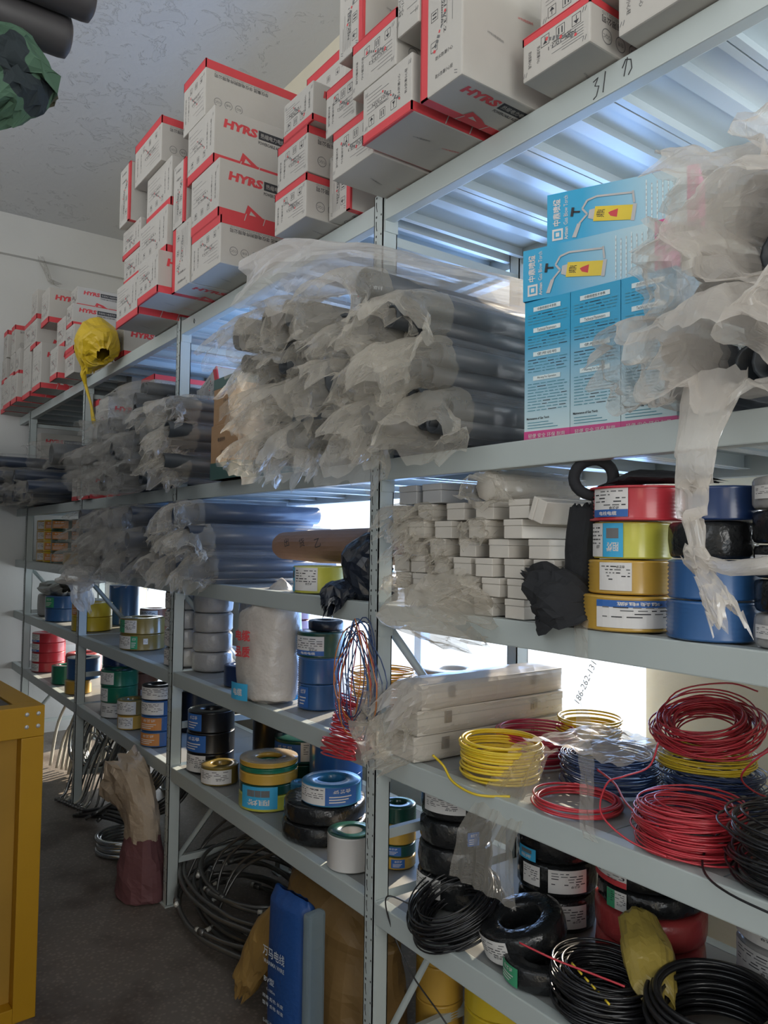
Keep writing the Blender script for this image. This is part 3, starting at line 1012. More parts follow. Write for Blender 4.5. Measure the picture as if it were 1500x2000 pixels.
# ------------------------------------------------------------------ torch boxes
def torch_print():
    m = bpy.data.materials.new('cyan_box_print')
    m.use_nodes = True
    nt = m.node_tree
    b = nt.nodes['Principled BSDF']
    b.inputs['Roughness'].default_value = 0.35
    tc = nt.nodes.new('ShaderNodeTexCoord')
    sx = nt.nodes.new('ShaderNodeSeparateXYZ')
    nt.links.new(tc.outputs['Object'], sx.inputs[0])
    mr = nt.nodes.new('ShaderNodeMapRange')
    mr.inputs[1].default_value = 0.0
    mr.inputs[2].default_value = 0.315
    nt.links.new(sx.outputs[2], mr.inputs[0])
    cr = nt.nodes.new('ShaderNodeValToRGB')
    cr.color_ramp.elements[0].position = 0.05
    cr.color_ramp.elements[0].color = (0.62, 0.76, 0.78, 1)
    cr.color_ramp.elements[1].position = 0.75
    cr.color_ramp.elements[1].color = (0.02, 0.36, 0.62, 1)
    nt.links.new(mr.outputs[0], cr.inputs[0])
    nt.links.new(cr.outputs[0], b.inputs['Base Color'])
    return m


TORCHP = torch_print()
PINK = mat('magenta_print', (0.62, 0.07, 0.25), 0.4)
YELP = mat('yellow_can_print', (0.75, 0.55, 0.03), 0.4)
SILVERP = mat('silver_print', (0.5, 0.48, 0.47), 0.3)
PALEP = mat('pale_print', (0.72, 0.84, 0.86), 0.4)


def torch_box(label, loc, rz, face, lying):
    W, Dp, H = .116, .105, .315
    t = thing('torch_box', label, 'box', loc, group='cyan gas torch boxes')
    R = Matrix.Rotation(rz, 4, 'Z')
    if lying:
        R = R @ Matrix.Translation((H, 0, 0)) @ Matrix.Rotation(-pi / 2, 4, 'Y')
    t.rotation_mode = 'XYZ'
    t.rotation_euler = R.to_euler()
    t.location = Vector(loc) + R.to_translation()
    mb = MB()
    mb.box(0, W, 0, Dp, 0, H, 0)
    mb.box(-.0005, W + .0005, -.0005, Dp + .0005, -.0005, .022, 1)
    F = frame((0, -.0012, 0), (1, 0, 0), (0, 0, 1))

    def bar(x0, x1, y0, y1, mi, z=0):
        mb.quad((x0, y0, z), (x1, y0, z), (x1, y1, z), (x0, y1, z), mi, F)
    mb.text('轻便 安全 环保 耐用', F @ Matrix.Translation((W / 2, .011, .0004)), .010, 2, width=W * .8)
    if face == 'front':
        mb.text('中鼎喷燈', F @ Matrix.Translation((W * .62, H - .022, 0)), .017, 2, .02, width=W * .52)
        mb.text('Gas Blow Torch', F @ Matrix.Translation((W * .64, H - .042, 0)), .009, 2, width=W * .56)
        bar(W * .08, W * .3, H - .036, H - .012, 2)
        bar(W * .12, W * .26, H - .032, H - .016, 0, .0002)
        bar(W * .15, W * .23, H - .028, H - .02, 2, .0004)
        mb.text('Artisan', F @ Matrix.Translation((W * .19, H - .043, 0)), .008, 2, .02, width=W * .24)
        # picture: yellow can, silver pipe, valve and burner head
        C_ = F @ Matrix.Translation((W * .42, H - .134, .0003)) @ Matrix.Rotation(-.15, 4, 'Z')
        mb.add([(-.016, -.05, 0), (.016, -.05, 0), (.016, .03, 0), (-.016, .03, 0)], [(0, 1, 2, 3)], 3, C_)
        mb.add([(-.018, -.058, 0), (.018, -.058, 0), (.018, -.05, 0), (-.018, -.05, 0)], [(0, 1, 2, 3)], 4, C_)
        mb.add([(-.012, .03, 0), (.012, .03, 0), (.009, .042, 0), (-.009, .042, 0)], [(0, 1, 2, 3)], 4, C_)
        mb.add([(-.009, -.02, .0003), (.009, -.02, .0003), (.004, -.005, .0003), (.001, .0, .0003), (-.006, -.006, .0003)], [(0, 1, 2, 3, 4)], 6, C_)
        mb.text('鼎', C_ @ Matrix.Translation((0, .016, .0003)), .017, 5)
        for a, b in (((.0, .045), (.012, .058)), ((.012, .058), (.030, .05)), ((.030, .05), (.038, .03)), ((.038, .03), (.042, -.045)), ((.046, -.045), (.02, -.052)), ((.0, .045), (-.02, .06))):
            d = Vector((b[0] - a[0], b[1] - a[1])).normalized() * .0021
            mb.add([(a[0] + d.y, a[1] - d.x, .0002), (b[0] + d.y, b[1] - d.x, .0002), (b[0] - d.y, b[1] + d.x, .0002), (a[0] - d.y, a[1] + d.x, .0002)], [(0, 1, 2, 3)], 4, C_)
        mb.add([(-.05, .062, .0003), (-.02, .056, .0003), (-.02, .064, .0003), (-.05, .071, .0003)], [(0, 1, 2, 3)], 4, C_)
        mb.add([(.004, .062, .0003), (.008, .062, .0003), (.008, .078, .0003), (.004, .078, .0003)], [(0, 1, 2, 3)], 5, C_)
        mb.add([(-.004, .076, .0003), (.016, .076, .0003), (.016, .082, .0003), (-.004, .082, .0003)], [(0, 1, 2, 3)], 5, C_)
        for k in range(7):
            bar(W * .1, W * (.9 - .05 * (k % 3)), .035 + k * .011, .0375 + k * .011, 7)
            for j in range(8):
                bar(W * (.13 + .095 * j), W * (.16 + .095 * j + .02 * ((k + j) % 2)), .0355 + k * .011, .037 + k * .011, 4, .0002)
    else:
        y = H - .02
        rr_ = random.Random(8)
        titles = ['中鼎喷燈技术参数', 'Technical Parameters', '使用说明', 'Warning For Operation']
        for k, ti in enumerate(titles):
            bar(W * .2, W * .8, y - .005, y + .005, 7)
            mb.text(ti, F @ Matrix.Translation((W / 2, y, .0003)), .0065, 5, width=W * .42)
            y -= .013
            for j in range((4, 5, 5, 10)[k]):
                x = W * .08
                while x < W * .9:
                    l = rr_.uniform(.05, .22) * W
                    bar(x, min(x + l, W * .94), y, y + .0014, 5 if rr_.random() < .25 else 8)
                    x += l + W * .03
                y -= .0066
            y -= .008
        mb.text('Maintenance of Gas Torch', F @ Matrix.Translation((W * .06, .05, 0)), .005, 5, .02, width=W * .5, align='L')
        for j in range(3):
            bar(W * .08, W * (.75 - .1 * j), .028 + j * .006, .0294 + j * .006, 8)
    mb.build('printed_carton', [TORCHP, PINK, WHITE, YELP, SILVERP, INK, REDINK, PALEP, mat('teal_text', (.08, .28, .36), .6)], t)
    return t


a = radians(9)
for k in range(3):
    torch_box(['cyan torch box standing at the left of the row, instruction text facing out', 'cyan torch box standing second, partly behind the cloudy bags', 'cyan torch box standing third, mostly behind the cloudy bags'][k],
              (.502 + k * .1175 * cos(a), .035 + k * .1175 * sin(a), Z2), a, 'text', False)
torch_box('lower cyan torch box lying across the standing ones, torch picture sideways', (.502, .028, Z2 + .3165), radians(18), 'front', True)
torch_box('topmost cyan torch box, torch picture sideways, magenta end at right', (.553, .05, Z2 + .4335), radians(25), 'front', True)

# ------------------------------------------------------------------ white long boxes on the third shelf of the near bay
BOXW = mat('cream_white_box', (0.62, 0.58, 0.52), 0.5, var=0.05)
ALU = mat('brushed_aluminium', (0.62, 0.62, 0.62), 0.35, metal=0.35, var=0.06)
BRASS = mat('latch_metal', (0.35, 0.33, 0.3), 0.35, metal=0.9)


def long_box(label, group, x, z, w, h, L, y, rz=0.0, ry=0.0, wrap=0, lid=True, latch=None, m=None, film_=None, tail=0.05):
    PSEED[0] += 1
    rr_ = random.Random(PSEED[0])
    t = thing('long_box', label, 'box', (x, y, z), group=group, rot=(0, ry, rz))
    mb = MB()
    mb.box(-w / 2, w / 2, 0, L, 0, h * .66, 0, ch=.002)
    mb.build('box_body', m or BOXW, t)
    mb = MB()
    mb.box(-w / 2 - .0008, w / 2 + .0008, -.0012, L + .0012, h * .665, h, 0, ch=.002)
    mb.build('lid', m or BOXW, t)
    if latch:
        for yy in latch:
            mb = MB()
            mb.box(w / 2, w / 2 + .003, yy - .012, yy + .012, h * .38, h * .86)
            mb.box(w / 2 + .003, w / 2 + .006, yy - .006, yy + .006, h * .45, h * .75)
            mb.build('latch', BRASS, t)
    if wrap:
        mb = MB()
        e = .004
        hw, hh = w / 2 + e, h / 2 + e
        p = [(0, L + .01, h / 2), (0, L * .5, h / 2), (0, .03, h / 2), (0, -.008, h / 2 - .002), (rr_.uniform(-.01, .01), -.008 - tail * .5, h / 2 - tail * .2), (rr_.uniform(-.02, .02), -.01 - tail, h / 2 - tail * .6)]
        q = 1.22
        rd = [(hw * q, hh * q)] * 3 + [(hw * 1.05, hh * 1.05), (hw * .8, hh * .8), (hw * 1.0, hh * .7)]
        sleeve(mb, p, rd, PSEED[0], .07, 4, 24, 18, end_amp=.35)
        mb.build('plastic_wrap', film_ or FILM, t)
    return t


rr = random.Random(21)
ROWW = ['bottom row', 'second row', 'third row', 'fourth row', 'fifth row', 'sixth row', 'top row']
grid = [[.105, .20, .30, .40, .50], [.075, .165, .262, .345, .425, .505], [.06, .14, .225, .315, .40, .485, .57], [.12, .215, .32, .43, .545], [.055, .145, .24, .37, .485], [.06, .16, .275, .385, .505]]
zc = Z3
for ri, xs in enumerate(grid):
    for xi, x in enumerate(xs):
        if x < .06 and ri == 4:
            x = .062
        w = rr.uniform(.056, .066)
        if xi + 1 < len(xs):
            w = min(w, xs[xi + 1] - x - .006)
        if xi > 0:
            w = min(w, 2 * (x - xs[xi - 1]) - .012 - rr.uniform(.066, .074))if False else w
        y = .008 + rr.uniform(0, .03)
        long_box(f'small white box end, {ROWW[ri]}, {ORD[xi + 1]} from left, third shelf of the near bay', 'white boxes stacked on the third shelf', x, zc + ri * .0445, min(w, .072), .043, .5, y,
                 wrap=1 if rr.random() < .5 else 0, tail=rr.uniform(.015, .05))
long_box('silver hinged case with latch on top of the white boxes', 'latched cases', .185, zc + .268, .075, .05, .5, .03, latch=[.13, .4], m=ALU)
long_box('silver hinged case at the left top of the white boxes, by the post', 'latched cases', .085, zc + .268, .075, .05, .5, .03, latch=[.13, .4], m=ALU)
long_box('small white box standing tilted at the right end of the white boxes', 'white boxes stacked on the third shelf', .585, zc + .232, .05, .04, .3, .01, ry=radians(-70))
# roll in crinkled film on top of the white boxes
t = thing('wrapped_roll', 'round cream roll wrapped in clear film on top of the white boxes', 'roll', (.395, .02, zc + .30))
mb = MB()
mb.lathe([(.0, 0), (.034, 0), (.036, .004), (.036, .3), (.0, .3)], 8, 0, M=Matrix.Rotation(-pi / 2, 4, 'X'))
mb.build('roll', BOXW, t)
mb = MB()
sleeve(mb, [(0, .31, 0), (0, .02, 0), (.01, -.03, -.01), (.04, -.05, -.02)], [(.042, .042), (.042, .042), (.035, .035), (.05, .03)], 44, .12, 5, 24, 18, end_amp=.35)
mb.build('plastic_wrap', FILM, t)
# crumpled bag spilling over the beam under the white boxes
mb = MB()
sleeve(mb, [(.34, .0, 1.46), (.33, -.05, 1.43), (.36, -.075, 1.385), (.42, -.08, 1.36), (.47, -.075, 1.345)], [(.05, .03), (.10, .035), (.13, .035), (.11, .03), (.07, .02)], 63, .25, 5, 36, 26, end_amp=.4)
tag(mb.build('plastic_bag', FILM), 'crumpled clear bag spilling over the beam below the white boxes', 'plastic bag')
# black cloth pieces
t = thing('black_pouch', 'black cloth pouch standing upright beside the white boxes', 'pouch', (.645, .06, Z3 + .07))
mb = MB()
sleeve(mb, [(0, 0, -.07), (0, 0, .0), (.0, .0, .09), (.005, 0, .17), (.005, 0, .178)], [(.03, .028), (.036, .03), (.037, .028), (.036, .02), (.02, .01)], 5, .08, 4, 26, 20, up=(0, 1, 0))
mb.build('pouch_body', BLACKCLOTH, t)
mb = MB()
sleeve(mb, [(.0, -.03, -.066), (-.015, -.04, -.02), (-.06, -.045, .005), (-.125, -.04, .03)], [(.075, .07), (.07, .06), (.05, .045), (.015, .012)], 6, .18, 4, 24, 18, end_amp=.25)
mb.build('pouch_flap', BLACKCLOTH, t)
tag_mb = MB()
tag_mb.tube([(.70 + .032 * cos(a_) * (1 if cos(a_) > 0 else 1.1), .03 + .02 * cos(a_), 1.685 - .0 + .036 * sin(a_)) for a_ in [2 * pi * k / 22 for k in range(22)]], [.012] * 22, 8, 0, closed=True, flat=1.0)
tag(tag_mb.build('rubber_ring', BLACKCLOTH), 'black rubber loop hanging left of the red reel at the top of the stack', 'ring')

# ------------------------------------------------------------------ reels and coils of wire
WIRE = {
    'gold': mat('gold_wire', (0.60, 0.36, 0.06), 0.33, coat=.5, var=.12),
    'yellow': mat('yellow_wire', (0.72, 0.52, 0.03), 0.35, coat=.3, var=.1),
    'lime': mat('yellow_green_wire', (0.60, 0.58, 0.08), 0.33, coat=.5, var=.12),
    'red': mat('red_wire', (0.52, 0.035, 0.05), 0.32, coat=.4, var=.15),
    'magenta': mat('crimson_wire', (0.42, 0.03, 0.07), 0.35, coat=.3, var=.12),
    'blue': mat('blue_wire', (0.035, 0.12, 0.31), 0.33, coat=.5, var=.15),
    'sky': mat('bright_blue_wire', (0.04, 0.24, 0.45), 0.33, coat=.4, var=.12),
    'navy': mat('navy_wire', (0.015, 0.04, 0.13), 0.3, coat=.4, var=.2),
    'black': mat('black_wire', (0.012, 0.012, 0.014), 0.32, coat=.4, var=.25),
    'grey': mat('grey_wire', (0.33, 0.32, 0.30), 0.4, coat=.4, var=.1),
    'white': mat('white_wire', (0.60, 0.58, 0.56), 0.4, coat=.3, var=.08),
    'green': mat('green_wire', (0.015, 0.17, 0.10), 0.3, coat=.6, var=.15),
    'dgreen': mat('dark_green_wire', (0.01, 0.07, 0.05), 0.3, coat=.6, var=.2),
    'brown': mat('brown_wire', (0.28, 0.12, 0.07), 0.35, coat=.5, var=.15),
    'olive': mat('olive_wire', (0.24, 0.17, 0.04), 0.33, coat=.6, var=.15),
    'orange': mat('orange_wire', (0.55, 0.17, 0.03), 0.35, coat=.3, var=.1),
    'maroon': mat('maroon_wire', (0.20, 0.03, 0.05), 0.35, coat=.4, var=.15),
}
WRAPB = mat('black_shrink_wrap', (0.013, 0.014, 0.015), 0.22, var=.3, bump=.35, bscale=50)
WRAPR = mat('red_shrink_wrap', (0.36, 0.045, 0.045), 0.3, var=.2, bump=.25, bscale=40)
WRAPG = mat('grey_shrink_wrap', (0.36, 0.35, 0.34), 0.3, var=.15, bump=.3, bscale=45)
LABM = [WHITE, BLUEP, CYANP, ORANGEP, GREENP, INK, REDINK, GREYINK]


def curved_text(mb, string, R, phi, z, h, mi, width=None, bold=.02, up=1):
    V, F, w = glyphs(string, bold)
    sx = width / w if width else h
    pts = []
    for x, y in V:
        xx, yy = (x - w / 2) * sx * up, y * h * up
        a_ = phi + xx / R
        pts.append((cos(a_) * R, sin(a_) * R, z + yy))
    mb.add(pts, F, mi)


def add_label(parent, R, phi, h, lab, z0=0.0, name='label'):
    """paper label round the outside; lab = (u0, u1, v0, v1, style, flipped)"""
    u0, u1, v0, v1, style = lab[:5]
    up = -1 if len(lab) > 5 else 1
    p0, p1 = phi + math.asin(max(-.99, min(.99, u0))), phi + math.asin(max(-.99, min(.99, u1)))
    a, b = z0 + v0 * h, z0 + v1 * h
    r = R + .0012
    mb = MB()
    base = {'w': 0, 'wb': 0, 'c': 2, 'b': 1, 'o': 3, 'g': 4, 'wg': 0, 'wr': 0}[style]
    mb.patch(r, p0, p1, a, b, base, 12)
    mb.patch(r - .0006, p0, p1, b, a, base, 12)
    H = b - a
    dp = p1 - p0
    rr_ = random.Random(int(abs(phi * 1000)) + int(R * 1e4))
    ink = 5 if base == 0 else 0
    if style == 'wb':
        mb.patch(r + .0003, p0, p1, a if up > 0 else b - H * .25, a + H * .25 if up > 0 else b, 1, 12)
        curved_text(mb, '电线电缆', r + .0006, (p0 + p1) / 2, (a + H * .12) if up > 0 else (b - H * .12), H * .14, 0, width=dp * r * .5, up=up)
    if style == 'wg':
        mb.patch(r + .0003, p0, p0 + dp * .45, a, b, 4, 8)
    if style == 'wr':
        mb.patch(r + .0003, p0, p1, a, a + H * .3, 6, 8)
    if style in ('w', 'wb', 'wg', 'wr'):
        for k in range(5):
            zz = a + H * (.38 + .115 * k)
            q = p0 + dp * .08
            while q < p1 - dp * .1:
                l = dp * rr_.uniform(.05, .2)
                if rr_.random() < .72:
                    mb.patch(r + .0004, q, min(q + l, p1 - dp * .05), zz, zz + H * .04, 7 if rr_.random() < .6 else 5, 3)
                q += l + dp * .05
        curved_text(mb, '合格证', r + .0006, p0 + dp * .68, a + H * (.3 if up > 0 else .85), H * .1, ink, width=dp * r * .25, up=up)
    elif style == 'c':
        curved_text(mb, '阻燃', r + .0006, (p0 + p1) / 2, a + H * .3, H * .28, 0, width=dp * r * .6, up=up)
        mb.patch(r + .0005, p0 + dp * .2, p0 + dp * .8, a + H * .55, a + H * .85, 7, 4)
    else:
        curved_text(mb, '合格证', r + .0006, (p0 + p1) / 2, a + H * .78, H * .22, 0, width=dp * r * .55, up=up)
        for k in range(3):
            mb.patch(r + .0005, p0 + dp * .12, p0 + dp * (.6 + .1 * k), a + H * (.15 + .15 * k), a + H * (.21 + .15 * k), 0, 5)
    return mb.build(name, LABM, parent)


def view_phi(x, y):
    return atan2(CAMPOS.y - y, CAMPOS.x - x)


def reel(kind, x, y, z, R, h, label, group, labels=(), ri=None, cat='wire reel', wrap=None, wob=0.0, n=44, tilt=None, name='wire_reel', cap=None, flange=None):
    PSEED[0] += 1
    t = thing(name, label, cat, (x, y, z), group=group, rot=tilt)
    ri = ri or R * .46
    mb = MB()
    prof = []
    if wrap is None:
        k = max(4, int(h / .0072))
        prof += [(ri, .001), (R - .004, .001)]
        for i in range(k):
            z0, z1 = h * (i / k), h * ((i + 1) / k)
            zz = .001 + (z0 + z1) / 2 * (1 - .002 / h)
            prof += [(R - .003, z0 + .0004), (R, zz), ]
        prof += [(R - .004, h - .001), (ri + .003, h), (ri, h - .004)]
        mb.lathe(prof, n, 0, closed=True, wob=wob, seed=PSEED[0])
        mb.build('wound_wire', WIRE[kind], t)
    else:
        k = 14
        rm, rw = (R + ri) / 2, (R - ri) / 2
        for i in range(k):
            a_ = 2 * pi * i / k
            cx, cz = cos(a_), sin(a_)
            e = .42
            prof.append((rm + rw * math.copysign(abs(cx) ** e, cx), h / 2 + (h / 2) * math.copysign(abs(cz) ** e, cz)))
        mb.lathe(prof, n, 0, closed=True, wob=wob or .05, seed=PSEED[0])
        mb.build('wrapped_coil', wrap, t)
    if cap:
        mb = MB()
        mb.lathe([(ri, h + .0006), (R * .99, h + .0006), (R * .99, h + .002), (ri, h + .002)], n, 0, closed=True)
        mb.build('top_film', cap, t)
    if flange:
        for zz in (0, h - .004):
            mb = MB()
            mb.lathe([(ri * .5, zz), (R + .006, zz), (R + .006, zz + .004), (ri * .5, zz + .004)], n, 0, closed=True)
            mb.build('flange', WIRE[flange], t)
    ph = view_phi(x, y)
    if tilt:
        ph -= tilt[2]
    for lb in labels:
        add_label(t, R * (1 + (wob * .5 if wrap else 0)) + (.002 if wrap else 0), ph, h, lb)
    return t


def coil(kind, x, y, z, R, h, turns, label, group, wr=.0017, jit=.12, tilt=None, tail=None, segs=44, inner=.82, cat='wire coil', name='wire_coil', m=None, flat=1.0):
    PSEED[0] += 1
    rr_ = random.Random(PSEED[0])
    t = thing(name, label, cat, (x, y, z), group=group, rot=tilt)
    mb = MB()
    for k in range(turns):
        rad = R * rr_.uniform(inner, 1)
        zb = wr + (h - 2 * wr) * (k + rr_.uniform(0, .6)) / turns
        cx, cy = rr_.uniform(-jit, jit) * R * .35, rr_.uniform(-jit, jit) * R * .35
        tx, ty = rr_.uniform(-jit, jit) * .35, rr_.uniform(-jit, jit) * .35
        el = 1 + rr_.uniform(-jit, jit) * .4
        p = []
        for i in range(segs):
            a_ = 2 * pi * i / segs
            xx, yy = cos(a_) * rad * el, sin(a_) * rad / el
            p.append((cx + xx, cy + yy, max(wr, min(h, zb + xx * tx + yy * ty))))
        mb.tube(p, wr, 6, 0, closed=True)
    mb.build('wire_turns', m or WIRE[kind], t)
    if tail:
        mb = MB()
        mb.tube(smooth(tail), wr, 6, 0)
        mb.build('loose_end', m or WIRE[kind], t)
    return t


def smooth(pts, n=6):
    P = [Vector(p) for p in pts]
    out = []
    for i in range(len(P) - 1):
        p0, p1, p2, p3 = P[max(i - 1, 0)], P[i], P[i + 1], P[min(i + 2, len(P) - 1)]
        for k in range(n):
            t = k / n
            out.append(.5 * ((2 * p1) + (p2 - p0) * t + (2 * p0 - 5 * p1 + 4 * p2 - p3) * t * t + (3 * p1 - p0 - 3 * p2 + p3) * t ** 3))
    out.append(P[-1])
    return out


GR = 'reels on the third shelf of the near bay'
reel('gold', .745, .075, Z3, .088, .069, 'gold wire reel with wide white label at the bottom of the front stack', GR, [(-.62, .93, .12, .88, 'wb', 1)])
reel('gold', .75, .078, Z3 + .0705, .081, .067, 'gold wire reel second from bottom, slanting white label with green leaf mark', GR, [(-.68, .05, .12, .92, 'w', 1)])
reel('lime', .755, .08, Z3 + .139, .076, .073, 'yellow-green wire reel with cyan label under the red reel', GR, [(-.98, -.72, .05, .95, 'w'), (-.71, -.22, .05, .95, 'c', 1)])
reel('red', .767, .085, Z3 + .2135, .089, .066, 'red wire reel with white and blue label on top of the front stack', GR, [(-.93, -.22, .1, .97, 'wb')], flange='red')
reel('blue', .93, .075, Z3, .08, .07, 'blue wire reel at the bottom beside the gold reels', GR)
reel('blue', .932, .077, Z3 + .0715, .08, .07, 'blue wire reel second from bottom beside the gold reel with leaf mark', GR)
reel('black', .93, .076, Z3 + .143, .076, .066, 'dark wire reel in loose film under the upper blue reel', GR, wrap=WRAPB)
reel('navy', .948, .08, Z3 + .2105, .066, .062, 'blue wire reel on top of the dark one beside the red reel', GR)
for i, (k, w, lab) in enumerate([('blue', WRAPG, 'grey roll with pale label at the bottom of the right-edge stack'), ('black', WRAPB, 'dark grey roll second from bottom in the right-edge stack'), ('black', WRAPB, 'black roll with white edge, middle of the right-edge stack'),
                                 ('black', WRAPB, 'black rubber roll fourth up in the right-edge stack'), ('maroon', WRAPG, 'grey and maroon roll topmost in the right-edge stack')]):
    reel(k, 1.085, .075, Z3 + i * .057, .07, .055, lab, 'rolls stacked at the right edge', [(-.9, -.3, .3, .7, 'w')] if i in (0, 4, 2) else [], wrap=w)
# black cloth thrown over the red reel
mb = MB()
sleeve(mb, [(.70, .07, 1.668), (.78, .08, 1.685), (.87, .09, 1.678), (.93, .09, 1.668)], [(.03, .004), (.05, .012), (.045, .01), (.02, .004)], 71, .2, 4, 22, 16)
tag(mb.build('black_cloth', BLACKCLOTH), 'black cloth thrown over the top of the red reel', 'cloth')

# third shelf, second bay
reel('lime', -.47, .10, Z3, .09, .087, 'yellow-green wire reel with white label below the brown paper wrap', 'reels on the second bay', [(-.98, -.9, .05, .95, 'c'), (-.9, -.1, .1, .95, 'w')])
t = thing('black_bag', 'tied black plastic bag against the nearest post on the third shelf', 'bag', (-.17, .09, Z3 + .0))
mb = MB()
sleeve(mb, [(.02, .06, .005), (.0, .0, .04), (-.0, -.02, .1), (.03, .0, .15), (.06, .03, .16)], [(.06, .06), (.085, .07), (.085, .065), (.05, .05), (.02, .02)], 12, .16, 4, 28, 20, up=(0, 1, 0))
mb.build('bag_body', mat('black_plastic_film', (.012, .016, .026), .25, var=.3, bump=.4, bscale=25), t)
mb = MB()
sleeve(mb, [(-.03, -.05, .03), (-.03, -.11, .01), (-.025, -.13, -.03)], [(.05, .03), (.05, .035), (.02, .015)], 13, .2, 4, 22, 14)
mb.build('bag_corner', MATS['black_plastic_film'], t)
BPAPER = mat('brown_paper', (.26, .15, .10), .8, var=.15, bump=.15)
t = thing('paper_roll', 'brown paper wrapped parcel with black handwriting lying on the dark sleeves', 'parcel', (-.50, .20, Z3 + .15))
mb = MB()
sleeve(mb, [(-.34, -.03, .0), (-.33, -.03, 0.0), (-.1, .0, .0), (.3, .06, .005), (.31, .06, .005)], [(.02, .02), (.065, .05), (.075, .058), (.08, .06), (.03, .03)], 15, .05, 4, 24, 18, close_start=True)
mb.build('paper_wrap', BPAPER, t)
mb = MB()
F_ = frame((-.06, -.082, .0), (.985, .15, .0), (0, 0, 1))
for k, s_ in enumerate('出货乙'):
    mb.text(s_, F_ @ Matrix.Translation((-.14 + k * .085, .012, 0)) @ Matrix.Rotation(.25, 4, 'Z'), .03, 0)
mb.build('handwriting', INK, t)
t = thing('rubber_rod', 'thin reddish brown rod sticking up behind the brown paper parcel', 'rod', (-.25, .26, Z3 + .19))
mb = MB()
mb.tube([(.03, .02, 0), (-.06, .0, .095)], .0085, 12)
mb.build('rod', mat('red_brown_rubber', (.26, .09, .07), .5), t)

# ------------------------------------------------------------------ fourth shelf, near bay
Z4 = LEV[3] + .002
for i, (lab, dx) in enumerate([('long white case in film at the bottom of three on the fourth shelf', .0), ('long white case with small brown label, middle of the three', .004), ('long white case in film on top of the three, dark printing on it', .012)]):
    long_box(lab, 'long white cases in film', .10 + dx, Z4 + i * .066, .105, .064, .54, .01 + .006 * i, rz=radians(-3 + 2 * i), wrap=1, latch=[.1, .42], film_=FILMW if i == 2 else FILM, tail=.06)
mb = MB()
sleeve(mb, [(.02, .0, 1.17), (-.0, -.03, 1.12), (-.0, -.035, 1.06), (.02, -.025, 1.0)], [(.05, .03), (.055, .022), (.05, .025), (.04, .02)], 52, .25, 4, 26, 20, end_amp=.35)
tag(mb.build('plastic_bag', FILM), 'crinkled bag corner hanging at the left end of the long white cases', 'plastic bag')

GC = 'loose wire coils on the fourth shelf'
coil('yellow', .355, .115, Z4, .10, .098, 17, 'yellow wire coil with a loose end at the front edge of the shelf', GC, wr=.0031, jit=.08, inner=.86,
     tail=[(-.062, -.162, .06), (-.06, -.13, .03), (-.02, -.135, .004), (.06, -.135, -.004), (.12, -.09, .0)])
coil('magenta', .30, .30, Z4, .105, .085, 15, 'crimson wire coil behind the yellow coil', GC, wr=.003, jit=.08)
coil('yellow', .25, .56, Z4 + .0, .11, .10, 15, 'yellow wire coil at the back beside the long white cases', GC, wr=.0028, jit=.08) if False else coil('yellow', .335, .47, Z4, .088, .10, 16, 'yellow wire coil at the back beside the long white cases', GC, wr=.0028, jit=.08)
coil('navy', .54, .29, Z4, .115, .078, 40, 'navy wire coil under a clear plastic sheet', GC, wr=.0016, jit=.12)
coil('red', .60, .10, Z4, .098, .024, 8, 'flat red wire coil in front of the navy coil', GC, wr=.0026, jit=.1,
     tail=[(-.02, .09, .06), (.06, .05, .055), (.14, -.02, .05), (.24, -.09, .05), (.31, -.125, .05)])
coil('red', .865, .10, Z4, .10, .085, 46, 'tangled red wire coil at the front edge, loops sticking up', GC, wr=.0019, jit=.22, inner=.66,
     tail=[(.02, -.10, .01), (-.05, -.115, .02), (-.115, -.11, .05), (-.14, -.06, .09), (-.13, -.02, .1), (-.10, .02, .12), (-.085, .03, .17)])
coil('navy', .745, .38, Z4, .115, .075, 46, 'navy wire coil at the bottom below a yellow coil', GC, wr=.0014, jit=.18, inner=.7)
coil('yellow', .735, .37, Z4 + .077, .105, .04, 16, 'yellow wire coil sandwiched between the navy and the tilted red coil', GC, wr=.0019, jit=.12)
coil('red', .755, .345, Z4 + .150, .115, .05, 42, 'red wire coil tilted up on top of the yellow and navy coils', GC, wr=.0019, jit=.3, inner=.62, tilt=(radians(17), radians(-8), radians(36)),
     tail=[(-.11, .0, .02), (-.05, .09, .06), (.06, .1, .07), (.12, .07, .06)])
coil('red', 1.02, .33, Z4, .10, .10, 28, 'red wire coil at the right edge behind the black one', GC, wr=.0019, jit=.28, inner=.65, tail=[(-.09, .02, .05), (-.12, -.06, .08), (-.11, -.12, .13), (-.03, -.1, .2), (.1, -.05, .21)])
coil('black', 1.07, .11, Z4, .125, .11, 34, 'black wire coil at the right end of the fourth shelf', GC, wr=.0022, jit=.25, inner=.7, tail=[(-.12, .03, .08), (-.145, -.04, .03), (-.12, -.1, .006), (-.05, -.14, .002), (.06, -.15, .0)])
coil('yellow', .95, .47, Z4, .09, .07, 18, 'yellow wire coil far right behind the red coils', GC, wr=.0018, jit=.2)
coil('green', 1.07, .5, Z4, .06, .03, 9, 'small green wire coil far right at the back', GC, wr=.002, jit=.2)
coil('gold', .56, .50, Z4, .08, .05, 9, 'loose yellow wire coil with spread loops by the window', GC, wr=.0017, jit=.35)
coil('lime', .47, .53, Z4 + .0, .06, .02, 4, 'few pale green wire loops at the back of the fourth shelf', GC, wr=.0014, jit=.3) if False else None
